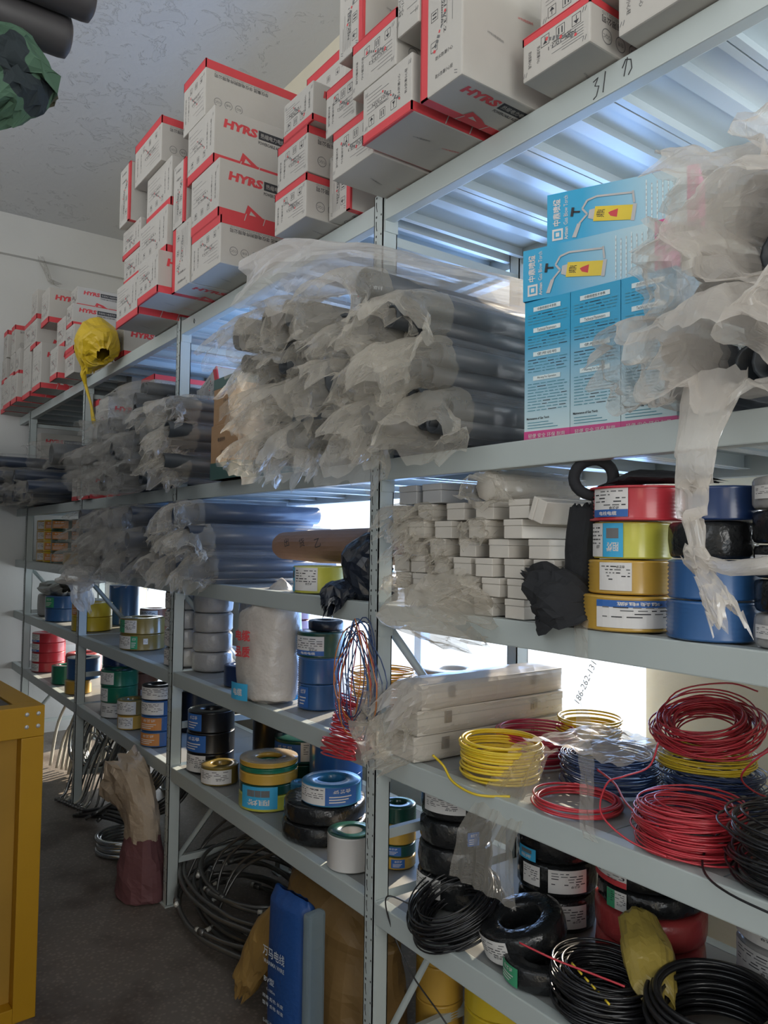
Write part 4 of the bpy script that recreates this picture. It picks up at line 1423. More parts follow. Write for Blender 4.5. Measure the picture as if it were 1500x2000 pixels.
# clear plastic over the navy coil and down the beam, and the tape strips
t = thing('plastic_sheet', 'clear plastic sheet over the navy coil, hanging down across the fourth beam', 'plastic sheet', (.56, .2, Z4 + .09))
mb = MB()
V, F_ = [], []
for i in range(27):
    for j in range(17):
        u, v = i / 26, j / 16
        V.append((-.14 + .27 * u, -.08 + .24 * v + .02 * noise.noise((u * 4, v * 4, 1)), .012 + .014 * ridged((u * 3.1, v * 3.1, 2)) + .01 * noise.noise((u * 9, v * 9, 4)) - .05 * max(0, abs(u - .5) - .3)))
for i in range(26):
    for j in range(16):
        F_.append((i * 17 + j, (i + 1) * 17 + j, (i + 1) * 17 + j + 1, i * 17 + j + 1))
mb.add(V, F_)
mb.build('top_sheet', FILMW, t)
mb = MB()
V, F_ = [], []
for i in range(21):
    for j in range(31):
        u, v = i / 20, j / 30
        w = .045 + .06 * v
        V.append((-.085 - .02 * v + (u - .5) * 2 * w + .006 * noise.noise((u * 5, v * 6, 8)), -.06 - .175 * min(1, v * 1.5) - .008 * ridged((u * 5.1, v * 3, 5)), .005 - .265 * max(0, v - .16) / .84 - .03 * v + .01 * noise.noise((u * 6, v * 5, 3))))
for i in range(20):
    for j in range(30):
        F_.append((i * 31 + j, (i + 1) * 31 + j, (i + 1) * 31 + j + 1, i * 31 + j + 1))
mb.add(V, F_)
mb.build('hanging_flap', FILM, t)


def strip(label, pts, w, m, name='tape_strip'):
    mb = MB()
    P = smooth(pts, 8)
    V, F_ = [], []
    for i, p in enumerate(P):
        for j in range(5):
            u = j / 4 - .5
            V.append((p.x + u * w + .003 * noise.noise((i * .4, u * 3, 2)), p.y + .006 * noise.noise((i * .35, u * 4, 9)) + .003 * ridged((u * 4, i * .2, 1)), p.z))
    for i in range(len(P) - 1):
        for j in range(4):
            F_.append((i * 5 + j, i * 5 + j + 1, (i + 1) * 5 + j + 1, (i + 1) * 5 + j))
    mb.add(V, F_, 0)
    return tag(mb.build(name, m), label, 'plastic strip')


strip('clear plastic strip hanging straight from the third beam down to the flat red coil', [(.70, -.01, 1.40), (.703, -.014, 1.30), (.71, -.016, 1.2), (.716, -.012, 1.1), (.722, -.02, 1.01), (.74, -.03, .985)], .034, FILM)

mb = MB()
V, F_ = [], []
for i in range(25):
    for j in range(19):
        u, v = i / 24, j / 18
        V.append((-.36 + .64 * u, .735 - .014 * ridged((u * 3.3, v * 2.6, 3)) + .01 * noise.noise((u * 7, v * 7, 1)), .87 + .50 * v + .02 * noise.noise((u * 3, 2, 5)) * v))
for i in range(24):
    for j in range(18):
        F_.append((i * 19 + j, (i + 1) * 19 + j, (i + 1) * 19 + j + 1, i * 19 + j + 1))
mb.add(V, F_)
wf = thing('window_film', 'milky printed plastic film taped over the window behind the loose coils', 'plastic sheet', (0, 0, 0))
mb.build('film_sheet', film('window_milky_film', (.85, .80, .66), .45, rough=.3), wf)
mb = MB()
mb.text('186-262-131', frame((.12, .715, 1.12), (.45, 0, .9), (-.9, 0, .45)), .022, 0, width=.15)
mb.build('printed_number', GREYINK, wf)

# behind, on the second bay side of the post
reel('white', -.22, .46, Z4 + .0, .10, .075, 'white wire reel behind the nearest post, lower', 'reels on the second bay', [(-.6, .5, .1, .9, 'w')])
reel('white', -.22, .46, Z4 + .0765, .10, .075, 'white wire reel behind the nearest post with grey printed label', 'reels on the second bay', [(-.6, .7, .1, .9, 'w')])
coil('yellow', -.13, .28, Z4, .07, .10, 18, 'yellow wire coil just behind the nearest post', GC, wr=.0028, jit=.1)
coil('sky', .04, .45, Z4 + .13, .09, .035, 10, 'bright blue wire coil behind the long white cases', GC, wr=.0026, jit=.12) if False else coil('sky', -.06, .60 - .1, Z4 + .155, .09, .035, 10, 'bright blue wire coil resting on the reel behind the long white cases', GC, wr=.0026, jit=.12) if False else None
coil('sky', -.02, .47, Z4, .085, .15, 22, 'bright blue wire coil behind the long white cases', GC, wr=.0026, jit=.1)

# hanging multicolour wire bundle on the nearest post
t = thing('wire_bundle', 'hank of navy, blue and red wires hung on the nearest post', 'wire bundle', (-.05, -.04, 1.19))
rr = random.Random(4)
for k in range(15):
    c_ = ['navy', 'navy', 'blue', 'red', 'orange'][k % 5]
    mb = MB()
    w = rr.uniform(.05, .115)
    h = rr.uniform(.12, .165)
    ox = rr.uniform(-.02, .03)
    yy = rr.uniform(-.02, .01)
    p = []
    for i in range(26):
        a_ = 2 * pi * i / 26
        p.append((ox + w * cos(a_) * (1 - .35 * max(0, sin(a_))), yy + .012 * cos(a_ * 2 + k), h * sin(a_) - .01 + rr.uniform(-.002, .002)))
    mb.tube(p, .0017, 6, 0, closed=True)
    mb.build('wire_loop', WIRE[c_], t)
mb = MB()
mb.tube(smooth([(.02, -.01, .12), (.07, -.02, .06), (.075, -.025, -.03), (.05, -.03, -.1), (.01, -.025, -.11)]), .0017, 6)
mb.build('wire_loop', WIRE['navy'], t)
t = thing('wire_hank', 'flat hank of red wire lying over the fourth beam left of the nearest post', 'wire bundle', (-.115, -.02, Z4))
mb = MB()
for k in range(26):
    z = .12 - k * .0064
    a_, b_ = .06 + .0011 * k + rr.uniform(-.004, .004), rr.uniform(.012, .02)
    cx_, sl, yc = rr.uniform(-.004, .004) - .0008 * k, rr.uniform(-.12, .12), -.018 if z < .01 else .004
    mb.tube([(cx_ + a_ * cos(2 * pi * q / 22), yc + b_ * sin(2 * pi * q / 22), z + sl * a_ * cos(2 * pi * q / 22) + rr.uniform(-.0006, .0006)) for q in range(22)], .0023, 6, 0, closed=True)
mb.build('wire_turns', WIRE['red'], t)
coil('gold', -.36, .28, Z4, .12, .15, 24, 'large golden wire coil behind the hanging wires', GC, wr=.0026, jit=.1, inner=.8)

# fourth shelf, second bay
GB = 'reels on the second bay'
reel('blue', -.56, .16, Z4, .075, .085, 'blue wire reel at the bottom right of the white sack', GB, [(-.9, -.5, .1, .9, 'b')])
reel('blue', -.56, .16, Z4 + .086, .075, .085, 'blue wire reel above another beside the white sack', GB)
reel('dgreen', -.57, .17, Z4 + .1725, .085, .085, 'dark green wire reel with white label beside the white sack', GB, [(-.95, .1, .1, .85, 'wb')])
reel('navy', -.56, .18, Z4 + .259, .06, .035, 'small navy wire roll on the dark green reel', GB, wrap=MATS['black_plastic_film'])
reel('navy', -1.07, .12, Z4, .075, .08, 'dark blue wire reel left of the white sack', GB)
for k in range(4):
    reel('grey', -1.30, .30, Z4 + k * .082, .085, .08, f'grey wire reel, {ORD[k + 1]} from the shelf, behind the blue reel', 'grey reels behind the second post', [(-.3, .7, .2, .8, 'w')] if k % 2 else [], wrap=WRAPG)
for k in range(4):
    reel('maroon' if k else 'white', -1.08, .34, Z4 + k * .082, .075, .08, f'white and maroon reel, {ORD[k + 1]} up, behind the white sack', 'labelled reels behind the white sack', [(-.95, .3, .1, .5, 'w'), (-.95, .3, .5, .95, 'wr')])
for k in range(4):
    reel('grey', -1.655, .12, Z4 + k * .084, .096, .082, f'grey wire roll with paper label left of the second post, {ORD[k + 1]} from the shelf', 'grey rolls left of the second post', [(-.97, -.5, .1, .9, 'w')], wrap=WRAPG)
    reel('grey', -1.46 - .0, .16, Z4 + k * .084, .085, .082, f'grey wire roll right of the second post, {ORD[k + 1]} from the shelf', 'grey rolls right of the second post', [], wrap=WRAPG) if k < 4 else None
t = thing('white_sack', 'bulging white plastic sack with red characters on the fourth shelf', 'sack', (-.78, .08, Z4))
SACK = mat('white_plastic_sack', (.60, .55, .50), .3, var=.08, bump=.6, bscale=28)
mb = MB()
sleeve(mb, [(0, 0, .0), (0, 0, .015), (0, 0, .1), (.0, .0, .2), (0, 0, .3), (-.02, .02, .335), (-.03, .03, .345)], [(.10, .07), (.135, .1), (.142, .105), (.138, .1), (.148, .09), (.14, .05), (.11, .02)], 27, .07, 4, 44, 40, up=(0, 1, 0), close_start=True)
o = mb.build('sack_body', SACK, t)
for p in o.data.polygons:
    p.use_smooth = True
mb = MB()
ph = view_phi(-.78, .08)
for i, s_ in enumerate(['电缆', '品质']):
    curved_text(mb, s_, .138, ph - .75, .235 - i * .055, .038, 6, width=.07, bold=.03)
mb.build('red_lettering', LABM, t)
mb = MB()
for a0, a1 in ((-1.25, -.55), (.55, 1.2)):
    mb = MB()
    mb.patch(.136, ph + a0, ph + a1, .012, .07, 2, 10)
    curved_text(mb, '电缆', .1372, ph + (a0 + a1) / 2, .04, .025, 0, width=.05)
    mb.build('blue_panel', LABM, t)
mb = MB()
mb.lathe([(.0, 0), (.016, 0)], 6, 1, M=Matrix.Translation((cos(ph + .75) * .139, sin(ph + .75) * .139, .285)) @ Matrix.Rotation(ph + .75, 4, 'Z') @ Matrix.Rotation(pi / 2, 4, 'Y'))
mb.lathe([(.0, 0.0005), (.007, 0.0005)], 6, 6, M=Matrix.Translation((cos(ph + .75) * .140, sin(ph + .75) * .140, .285)) @ Matrix.Rotation(ph + .75, 4, 'Z') @ Matrix.Rotation(pi / 2, 4, 'Y'))
mb.build('blue_emblem', LABM, t)

# fourth shelf, third and fourth bays
reel('olive', -2.28, .13, Z4, .112, .08, 'olive gold wire reel, lower of a pair on the lit shelf', 'olive reel pair', [(-.98, -.5, .1, .9, 'w'), (-.5, -.2, .1, .9, 'g'), (.05, .25, .4, .75, 'w')])
reel('olive', -2.28, .13, Z4 + .081, .112, .08, 'olive gold wire reel with green label, upper of a pair', 'olive reel pair', [(-.98, -.25, .1, .9, 'wg')])
GB3 = 'reels on the far bays'
for k in range(2):
    reel('brown', -2.75, .36, Z4 + k * .082, .085, .08, ['brown wire reel with pale label behind the third post, lower', 'brown wire reel with red and white label behind the third post, upper'][k], GB3, [(-.9, .2, .1, .9, 'w')])
for k in range(3):
    reel('black', -2.02, .38, Z4 + k * .085, .09, .083, f'black wire roll with white label behind the grey rolls, {ORD[k + 1]} from the shelf', GB3, [(-.9, -.1, .2, .8, 'w')], wrap=WRAPB)
reel('yellow', -3.24, .14, Z4, .12, .085, 'yellow wire reel behind the third post, lower', GB3)
reel('yellow', -3.24, .14, Z4 + .086, .12, .085, 'yellow wire reel with orange label behind the third post, upper', GB3, [(-.95, -.6, .15, .9, 'o')])
reel('white', -3.52, .2, Z4, .10, .085, 'white wire reel beside the far yellow pair, lower', GB3)
reel('white', -3.52, .2, Z4 + .086, .10, .085, 'white wire reel beside the far yellow pair, upper', GB3)
reel('blue', -3.92, .13, Z4, .115, .085, 'blue wire reel on the far bay, lower of a pair', GB3)
reel('blue', -3.92, .13, Z4 + .086, .115, .085, 'blue wire reel on the far bay with green label, upper of a pair', GB3, [(-.95, -.5, .1, .9, 'g')])
reel('grey', -4.32, .15, Z4, .1, .16, 'grey roll by the end wall on the fourth shelf', GB3, wrap=WRAPG)
reel('blue', -3.5, .42, Z4, .1, .26, 'tall blue roll deep on the far bay', GB3)
t = thing('plastic_bag', 'dusty plastic bag lying on the far blue reels', 'plastic bag', (-4.05, .12, Z4 + .19))
mb = MB()
sleeve(mb, [(-.28, 0, 0), (-.15, 0, .02), (.0, 0, .02), (.15, 0, .03), (.25, 0, .06)], [(.05, .03), (.09, .045), (.09, .05), (.07, .05), (.04, .05)], 37, .25, 5, 28, 26)
mb.build('bag_body', mat('dusty_bag', (.33, .33, .30), .4, var=.2, bump=.4), t)
# third shelf, fourth bay: square stack of yellow, orange and green reels
kinds = [('gold', 'w', 'gold reel'), ('yellow', 'o', 'yellow reel'), ('dgreen', 'o', 'green reel')]
for c_ in range(3):
    for k in range(4):
        kk, st, nm = kinds[c_]
        reel(kk, -4.32 + c_ * .22, .13, Z3 + k * .075, .1, .073, f'{nm} on the far bay, column {ORD[c_ + 1]} from the end wall, {ORD[k + 1]} from the shelf', 'far stack of yellow and green reels', [(-.9, .1, .15, .85, st)])
for k in range(3):
    reel('navy', -3.62, .2, Z3 + .076 + k * .075, .1, .073, f'navy reel with orange label beside the far green reels, {ORD[k + 1]} up', 'far navy reels', [(-.95, -.5, .15, .85, 'o')])
reel('gold', -3.62, .17, Z3, .12, .074, 'gold reel with white label under the far navy reels', 'far navy reels', [(.2, .7, .15, .85, 'w')])

# ------------------------------------------------------------------ fifth shelf
Z5 = LEV[4] + .002
GB5 = 'rolls on the bottom shelf of the near bay'
reel('black', .095, .20, Z5, .102, .08, 'black wrapped roll with blue and white label at the bottom of the left stack', GB5, [(-.98, -.35, .35, .98, 'w')], wrap=WRAPB)
reel('black', .097, .20, Z5 + .081, .10, .075, 'black wrapped roll in the middle of the left stack', GB5, [], wrap=WRAPB)
reel('black', .10, .20, Z5 + .157, .098, .07, 'black wrapped roll with blue edge third in the left stack', GB5, [(.3, .6, .2, .7, 'b')], wrap=WRAPB)
reel('black', .10, .20, Z5 + .228, .096, .075, 'black wrapped roll with long white label on top of the left stack', GB5, [(-.85, .25, .3, .85, 'w'), (.4, .75, .4, .85, 'w')], wrap=WRAPB)
coil('black', .235, .10, Z5 + .02, .125, .075, 46, 'loose black wire coil leaning out over the bottom beam', 'black wire coils', wr=.0021, jit=.14, inner=.66, tilt=(radians(24), radians(-10), 0),
     tail=[(-.11, -.05, .05), (-.16, -.08, .09), (-.17, -.1, .02), (-.14, -.12, -.1), (-.1, -.11, -.25), (.02, -.14, -.42), (.15, -.16, -.42), (.19, -.15, -.3)])
reel('black', .335, .34, Z5, .10, .085, 'black roll with white label and barcode, lower behind the loose coil', GB5, [(-.1, .7, .2, .85, 'w')], wrap=WRAPB)
reel('black', .335, .34, Z5 + .086, .10, .08, 'black roll with blue-topped white label behind the loose coil', GB5, [(-.8, -.4, .3, .9, 'w'), (-.2, .7, .2, .9, 'w')], wrap=WRAPB)
reel('black', .335, .34, Z5 + .167, .10, .075, 'dark red-tinged roll on top behind the loose coil', GB5, [(-.9, -.5, .0, .4, 'c')], wrap=WRAPB)
reel('black', .42, .14, Z5 + .035, .10, .062, 'black roll with cyan-edged white label tilted at the shelf edge', GB5, [(-.97, -.35, .05, .95, 'w')], wrap=WRAPB, tilt=(radians(16), radians(-8), 0))
reel('black', .505, .10, Z5, .085, .05, 'dark wrapped roll with green label lying at the shelf edge', GB5, [(-.98, -.6, .1, .9, 'g')], wrap=WRAPB)
reel('red', .60, .36, Z5 + .0, .125, .07, 'red roll, lower of a pair in the middle of the bottom shelf', GB5, [], wrap=WRAPR)
reel('red', .60, .36, Z5 + .071, .125, .07, 'red roll, upper of a pair in the middle of the bottom shelf', GB5, [], wrap=WRAPR)
reel('black', .60, .36, Z5 + .142, .12, .05, 'thin black roll with green label on the red rolls', GB5, [(-.75, -.4, .1, .9, 'wg')], wrap=WRAPB)
reel('black', .60, .36, Z5 + .193, .12, .05, 'black roll with white and red label above the red rolls', GB5, [(-.98, -.4, .1, .95, 'wr')], wrap=WRAPB)
reel('blue', .60, .36, Z5 + .244, .115, .05, 'black roll with blue and cream label on top above the red rolls', GB5, [(-.95, -.5, .05, .95, 'b'), (-.5, .35, .1, .9, 'w')], wrap=WRAPB)
MUST = mat('mustard_film', (.36, .27, .06), .3, var=.15, bump=.3, bscale=22)
t = thing('mustard_bag', 'flattened mustard plastic bag lying on the black rolls', 'bag', (.70, .18, Z5 + .10))
mb = MB()
sleeve(mb, [(-.05, .06, .06), (-.03, .04, .055), (.02, .0, .025), (.06, -.04, -.01), (.09, -.06, -.03)], [(.015, .01), (.04, .025), (.05, .032), (.045, .025), (.03, .01)], 41, .12, 4, 26, 22)
mb.build('bag_body', MUST, t)
for k in range(3):
    reel('white', .88, .46, Z5 + k * .07, .11, .068, ['silver-grey roll at the bottom right of the bottom shelf', 'grey roll with pale label, middle at the right', 'grey roll with white label topmost at the right under the beam'][k], GB5, [(-.95, .0, .1, .9, 'w')] if k else [], wrap=WRAPG)
coil('black', .66, .115, Z5, .11, .09, 40, 'loose black cable coil with yellow dashes on the bottom shelf', 'black wire coils', wr=.0028, jit=.16, inner=.62)
coil('black', .885, .17, Z5, .135, .13, 26, 'thick black cable coil at the right end of the bottom shelf', 'black wire coils', wr=.0055, jit=.06, inner=.72, tilt=(radians(6), radians(0), 0))
t = thing('red_wire', 'single red wire lying across the black coils', 'wire', (.60, .05, Z5 + .10))
mb = MB()
mb.tube(smooth([(-.06, -.06, .02), (.02, -.04, .014), (.1, -.015, .012), (.16, .0, .012)]), .0022, 6)
mb.build('strand', WIRE['red'], t)
t = thing('yellow_marked_wire', 'black wire with yellow dashes draped over the loose black coil', 'wire', (.66, .1, Z5 + .095))
for k in range(6):
    mb = MB()
    mb.tube([(-.03 + k * .02, -.05 - .004 * k, .004 - .004 * k), (-.018 + k * .02, -.053 - .004 * k, .002 - .004 * k)], .0024, 6)
    mb.build('yellow_dash', WIRE['yellow'], t)

GB6 = 'reels on the bottom shelf of the second bay'
reel('gold', -.165, .20, Z5, .056, .035, 'green-gold wire reel behind the nearest post, bottom', GB6, [(-.3, .4, .2, .9, 'b')])
reel('dgreen', -.165, .20, Z5 + .0355, .056, .035, 'dark green wire reel behind the nearest post', GB6, [(-.6, .2, .2, .9, 'b')])
reel('gold', -.165, .20, Z5 + .071, .056, .06, 'gold wire reel behind the nearest post, upper', GB6)
reel('dgreen', -.165, .20, Z5 + .1315, .056, .05, 'dark green wire reel on top behind the nearest post', GB6)
reel('black', -1.385, .13, Z5 + .0, .098, .08, 'white-labelled wire reel at the bottom of the black stack', GB6, [(-.98, -.2, .1, .95, 'w')])
reel('black', -1.385, .13, Z5 + .081, .10, .085, 'black wire reel with wide blue label in the stack by the second post', GB6, [(-.98, -.2, .1, .9, 'b', 1)])
reel('black', -1.385, .13, Z5 + .167, .098, .085, 'black wire reel with narrow blue label on top by the second post', GB6, [(-.95, -.4, .1, .9, 'b', 1)])
reel('black', -1.17, .34, Z5, .11, .08, 'black reel deep behind the yellow tape roll, lower', GB6)
reel('black', -1.17, .34, Z5 + .081, .11, .16, 'black reel deep behind the yellow tape roll, upper', GB6)
reel('olive', -1.20, .09, Z5, .075, .072, 'yellow reel with cream printed label at the shelf edge', GB6, [(-.95, .6, .1, .85, 'w')])
reel('lime', -.86, .13, Z5, .108, .055, 'yellow wire reel at the bottom of the striped stack', GB6, [(-.85, .3, .2, 1.6, 'c', 1)])
reel('dgreen', -.86, .13, Z5 + .056, .107, .035, 'green wire reel in the striped stack', GB6)
reel('gold', -.86, .13, Z5 + .092, .107, .04, 'gold wire reel in the striped stack', GB6)
reel('green', -.86, .13, Z5 + .133, .107, .018, 'thin green wire reel near the top of the striped stack', GB6)
reel('gold', -.86, .13, Z5 + .152, .107, .018, 'thin gold wire reel on top of the striped stack under clear film', GB6, cap=FILM)
reel('dgreen', -1.00, .36, Z5, .12, .10, 'dark reel supporting the green one behind the striped stack', GB6)
reel('dgreen', -1.00, .36, Z5 + .101, .12, .09, 'dark green reel with blue and white certificate label', GB6, [(-.95, -.1, .1, .85, 'b', 1), (-.1, .85, .15, .95, 'w')])
reel('black', -.50, .15, Z5, .142, .06, 'wide black wrapped reel at the bottom of the pair', GB6, wrap=WRAPB)
reel('black', -.50, .15, Z5 + .061, .138, .06, 'wide black wrapped reel on top of another', GB6, wrap=WRAPB)
reel('sky', -.46, .15, Z5 + .122, .098, .065, 'blue wire reel with blue and white certificate label on the black pair', GB6, [(-.97, -.2, .1, .95, 'w', 1), (-.2, .8, .1, .95, 'b', 1)])
reel('blue', -.76, .36, Z5, .1, .11, 'blue reel behind the striped stack, lower', GB6)
reel('blue', -.76, .36, Z5 + .111, .1, .11, 'blue reel behind the wide black pair, upper', GB6, ri=.045)
reel('sky', -.68, .16, Z5, .035, .12, 'narrow blue roll standing between the striped stack and the black pair', GB6)
reel('white', -.235, .08, Z5, .072, .10, 'white reel with dotted print left of the nearest post', GB6, cap=WIRE['dgreen'])

GB7 = 'reels on the bottom shelf of the third bay'
for k in range(4):
    reel('blue', -1.895, .085, Z5 + k * .071, .078, .07, ['blue reel with orange label, bottom of the stack left of the second post', 'blue reel with orange label, second from bottom left of the second post', 'blue reel with white label, third up left of the second post', 'black reel with long white label topmost left of the second post'][k], GB7,
         [[(-.97, .1, .1, .9, 'o')], [(-.97, .2, .1, .9, 'o')], [(-.97, .3, .1, .9, 'w')], [(-.97, .7, .1, .9, 'w')]][k]) if k < 3 else reel('black', -1.895, .085, Z5 + 3 * .071, .078, .068, 'black reel with long white label topmost left of the second post', GB7, [(-.97, .8, .1, .9, 'w')])
reel('gold', -2.28, .085, Z5, .07, .07, 'gold reel with faded label at the shelf edge, lower', GB7, [(-.9, .1, .1, .9, 'w')])
reel('olive', -2.28, .09, Z5 + .071, .078, .075, 'olive reel with white label at the shelf edge, upper', GB7, [(-.95, .2, .1, .95, 'w')])
reel('white', -2.60, .12, Z5, .095, .08, 'pink-labelled reel at the bottom of the green stack', GB7, [(-.95, .6, .05, .95, 'w')])
reel('green', -2.60, .12, Z5 + .081, .098, .085, 'green wire reel in the middle of the green stack', GB7, [(-.97, -.6, .1, .9, 'w')])
reel('green', -2.60, .12, Z5 + .167, .1, .085, 'green shiny wire reel with square white label, top of its stack', GB7, [(-.97, -.3, .15, .9, 'w')])
for k in range(4):
    reel('brown' if k < 2 else 'navy', -2.80, .17, Z5 + k * .082, .085, .08, ['brown reel at the bottom left of the green stack', 'brown reel second up left of the green stack', 'navy reel with tan label left of the green stack', 'navy reel topmost left of the green stack'][k], GB7, [(-.98, -.4, .1, .9, 'w')] if k == 2 else [])
for k in range(4):
    reel('brown', -2.93, .36, Z5 + k * .085, .09, .083, f'brown wire reel right behind the third post, {ORD[k + 1]} from the shelf', GB7, [(-.1, .1, .1, .9, 'w')] if k == 0 else [])
reel('black', -2.1, .36, Z5, .12, .2, 'dark tall reel in the shade behind the gold reels', GB7)
reel('gold', -3.36, .10, Z5, .08, .08, 'yellow-green reel under a blue one at the third post', GB7)
reel('blue', -3.40, .14, Z5 + .081, .1, .13, 'blue reel with pale top at the third post', GB7, cap=WHITE)
for k in range(4):
    reel('red', -4.33, .14, Z5 + k * .07, .115, .069, f'red wire reel on the far bay, {ORD[k + 1]} from the shelf', 'red reels on the far bay', [(-.98, -.55, .1, .9, 'wb' if k > 1 else 'w')])
reel('red', -4.0, .3, Z5, .12, .16, 'red bundle behind the blue reel on the far bay', GB7, wrap=WRAPR)
reel('green', -3.75, .12, Z5, .09, .12, 'grey-green reel beside the far red reels', GB7)

# ------------------------------------------------------------------ on the floor
coilm = mat('grey_metal_hose', (.17, .17, .165), .35, metal=.7, var=.2)
NUT = mat('pale_metal_nut', (.75, .74, .68), .35, metal=.2)
rr = random.Random(9)
for k in range(13):
    t = thing('braided_hose', 'grey braided metal hose looped in the pile under the second bay', 'hose', (-1.10, .24, .0), group='hoses piled under the second bay')
    rad = rr.uniform(.28, .46)
    sq = rr.uniform(.5, .66)
    ox, oy = rr.uniform(-.10, -.02), rr.uniform(-.05, .03)
    zb = .012 + .013 * k
    p = []
    for i in range(34):
        a_ = 2 * pi * i / 34 * (.9)
        lift = max(0, sin(a_ * .5 + .3)) * .03
        p.append((ox + rad * cos(a_ + k) * 1.05, min(oy + rad * sin(a_ + k) * sq, .31), zb + lift * rr.uniform(.9, 1.1) + .05 * max(0, sin(a_ + k)) * (k / 13)))
    mb = MB()
    mb.tube(smooth(p, 3), rr.uniform(.007, .011), 8)
    mb.build('hose_body', coilm, t)
    for e_, q in ((0, 1), (-1, -2)):
        d = (Vector(p[e_]) - Vector(p[q])).normalized()
        mb = MB()
        mb.tube([Vector(p[e_]) - d * .01, Vector(p[e_]) + d * .02], .013, 8)
        mb.build('end_ferrule', coilm, t)
        mb = MB()
        mb.tube([Vector(p[e_]) + d * .02, Vector(p[e_]) + d * .04], .010, 6)
        mb.build('end_nut', NUT, t)
for k in range(6):
    t = thing('braided_hose', 'thin grey hose arching up from the pile toward the second bay brace', 'hose', (-1.2, .3, 0), group='hoses arching up')
    ox = rr.uniform(-.15, .3)
    mb = MB()
    mb.tube(smooth([(ox - .25, -.25 + .02 * k, .03 + .01 * k), (ox - .28, -.1, .22), (ox - .05, .05, .34 + .02 * k), (ox + .2, .14, .40 + .01 * k), (ox + .32, .16, .3)]), .006, 8)
    mb.build('hose_body', coilm, t)
    mb = MB()
    mb.tube([(ox - .25, -.25 + .02 * k, .035 + .01 * k), (ox - .252, -.275 + .02 * k, .026 + .01 * k)], .009, 6)
    mb.build('end_nut', NUT, t)
TARP = mat('brown_tarpaulin', (.22, .13, .045), .55, var=.2, bump=.4, bscale=12)
t = thing('brown_sack', 'brown tarpaulin sack slumped on the floor behind the blue bag', 'sack', (-.42, .16, 0))
mb = MB()
sleeve(mb, [(0, 0, .0), (0, 0, .02), (.0, 0, .2), (.02, .0, .38), (.05, .03, .47), (.06, .05, .49)], [(.2, .14), (.27, .17), (.27, .16), (.24, .13), (.17, .08), (.08, .03)], 61, .1, 4, 40, 34, up=(0, 1, 0), close_start=True)
mb.build('sack_body', TARP, t)
mb = MB()
sleeve(mb, [(-.14, -.10, .34), (-.20, -.15, .22), (-.25, -.19, .1), (-.27, -.21, .03)], [(.05, .06), (.07, .05), (.05, .04), (.02, .015)], 62, .2, 4, 26, 22, up=(0, 1, 0))
mb.build('sack_flap', mat('yellowed_tarpaulin', (.33, .20, .06), .5, var=.15, bump=.3, bscale=12), t)
BLUEBAG = mat('blue_woven_bag', (.012, .06, .22), .5, var=.12, bump=.2, bscale=60)
t = thing('blue_bag', 'blue woven bag with white lettering standing on the floor by the nearest post', 'bag', (-.305, -.10, 0), rz=radians(8))
mb = MB()
sleeve(mb, [(0, .03, .0), (0, .03, .01), (0, .03, .25), (0, .025, .48), (0, .02, .52)], [(.08, .035), (.095, .05), (.098, .05), (.092, .04), (.08, .006)], 64, .04, 4, 40, 30, up=(0, 1, 0), close_start=True)
o = mb.build('bag_body', BLUEBAG, t)
for p in o.data.polygons:
    p.use_smooth = True
mb = MB()
F_ = frame((0, -.026, 0), (1, 0, 0), (0, 0, 1))
for s_, x, z, h, w in (('万马电线', -.02, .345, .03, .105), ('WANMA WIRE', -.018, .315, .012, .10), ('BV型', -.04, .265, .018, .05), ('1-185m', -.03, .238, .008, .04), ('规格 颜色 长度', -.02, .215, .011, .10), ('型号 合格 标准', -.02, .195, .011, .10),
                       ('防水防潮 轻装轻放', -.02, .145, .011, .09), ('地址 中国', -.02, .12, .010, .08), ('电话传真', -.02, .09, .010, .07)):
    mb = MB()
    mb.text(s_, F_ @ Matrix.Translation((x, z, 0)), h, 0, .01, width=w)
    mb.build('lettering_line', mat('pale_lettering', (.5, .55, .6), .6), t)
mb = MB()
mb.box(.094, .125, -.012, .05, .02, .50, 0, ch=.01)
mb.build('clear_side_gusset', film('blue_grey_film', (.3, .38, .42), .35), t)

FSACK = mat('maroon_woven_sack', (.16, .065, .07), .7, var=.2, bump=.3, bscale=30)
BSACK = mat('beige_mesh_sack', (.42, .33, .24), .6, var=.15, bump=.3, bscale=40)
t = thing('woven_sack', 'maroon and beige woven sack with frayed open top by the second post', 'sack', (-1.68, -.05, 0))
mb = MB()
sleeve(mb, [(0, 0, 0), (0, 0, .01), (0, 0, .12), (0, 0, .26)], [(.10, .08), (.135, .10), (.125, .095), (.095, .07)], 65, .1, 4, 30, 20, up=(0, 1, 0), close_start=True)
mb.build('sack_body', FSACK, t)
mb = MB()
sleeve(mb, [(0, 0, .24), (-.01, 0, .32), (-.05, -.01, .40), (-.12, -.02, .45), (-.20, -.03, .475)], [(.095, .07), (.10, .07), (.115, .07), (.12, .08), (.11, .09)], 66, .12, 5, 34, 26, up=(0, 1, 0), end_amp=.3)
mb.build('frayed_top', BSACK, t)
STRIPM = mat('shiny_steel_strip', (.42, .44, .45), .22, metal=.85, var=.15)
coil('grey', -2.2, .04, 0, .13, .09, 7, 'flat grey steel strip coil lying on the floor left of the woven sack', 'steel coils on the floor', wr=.012, jit=.15, m=STRIPM, inner=.85)
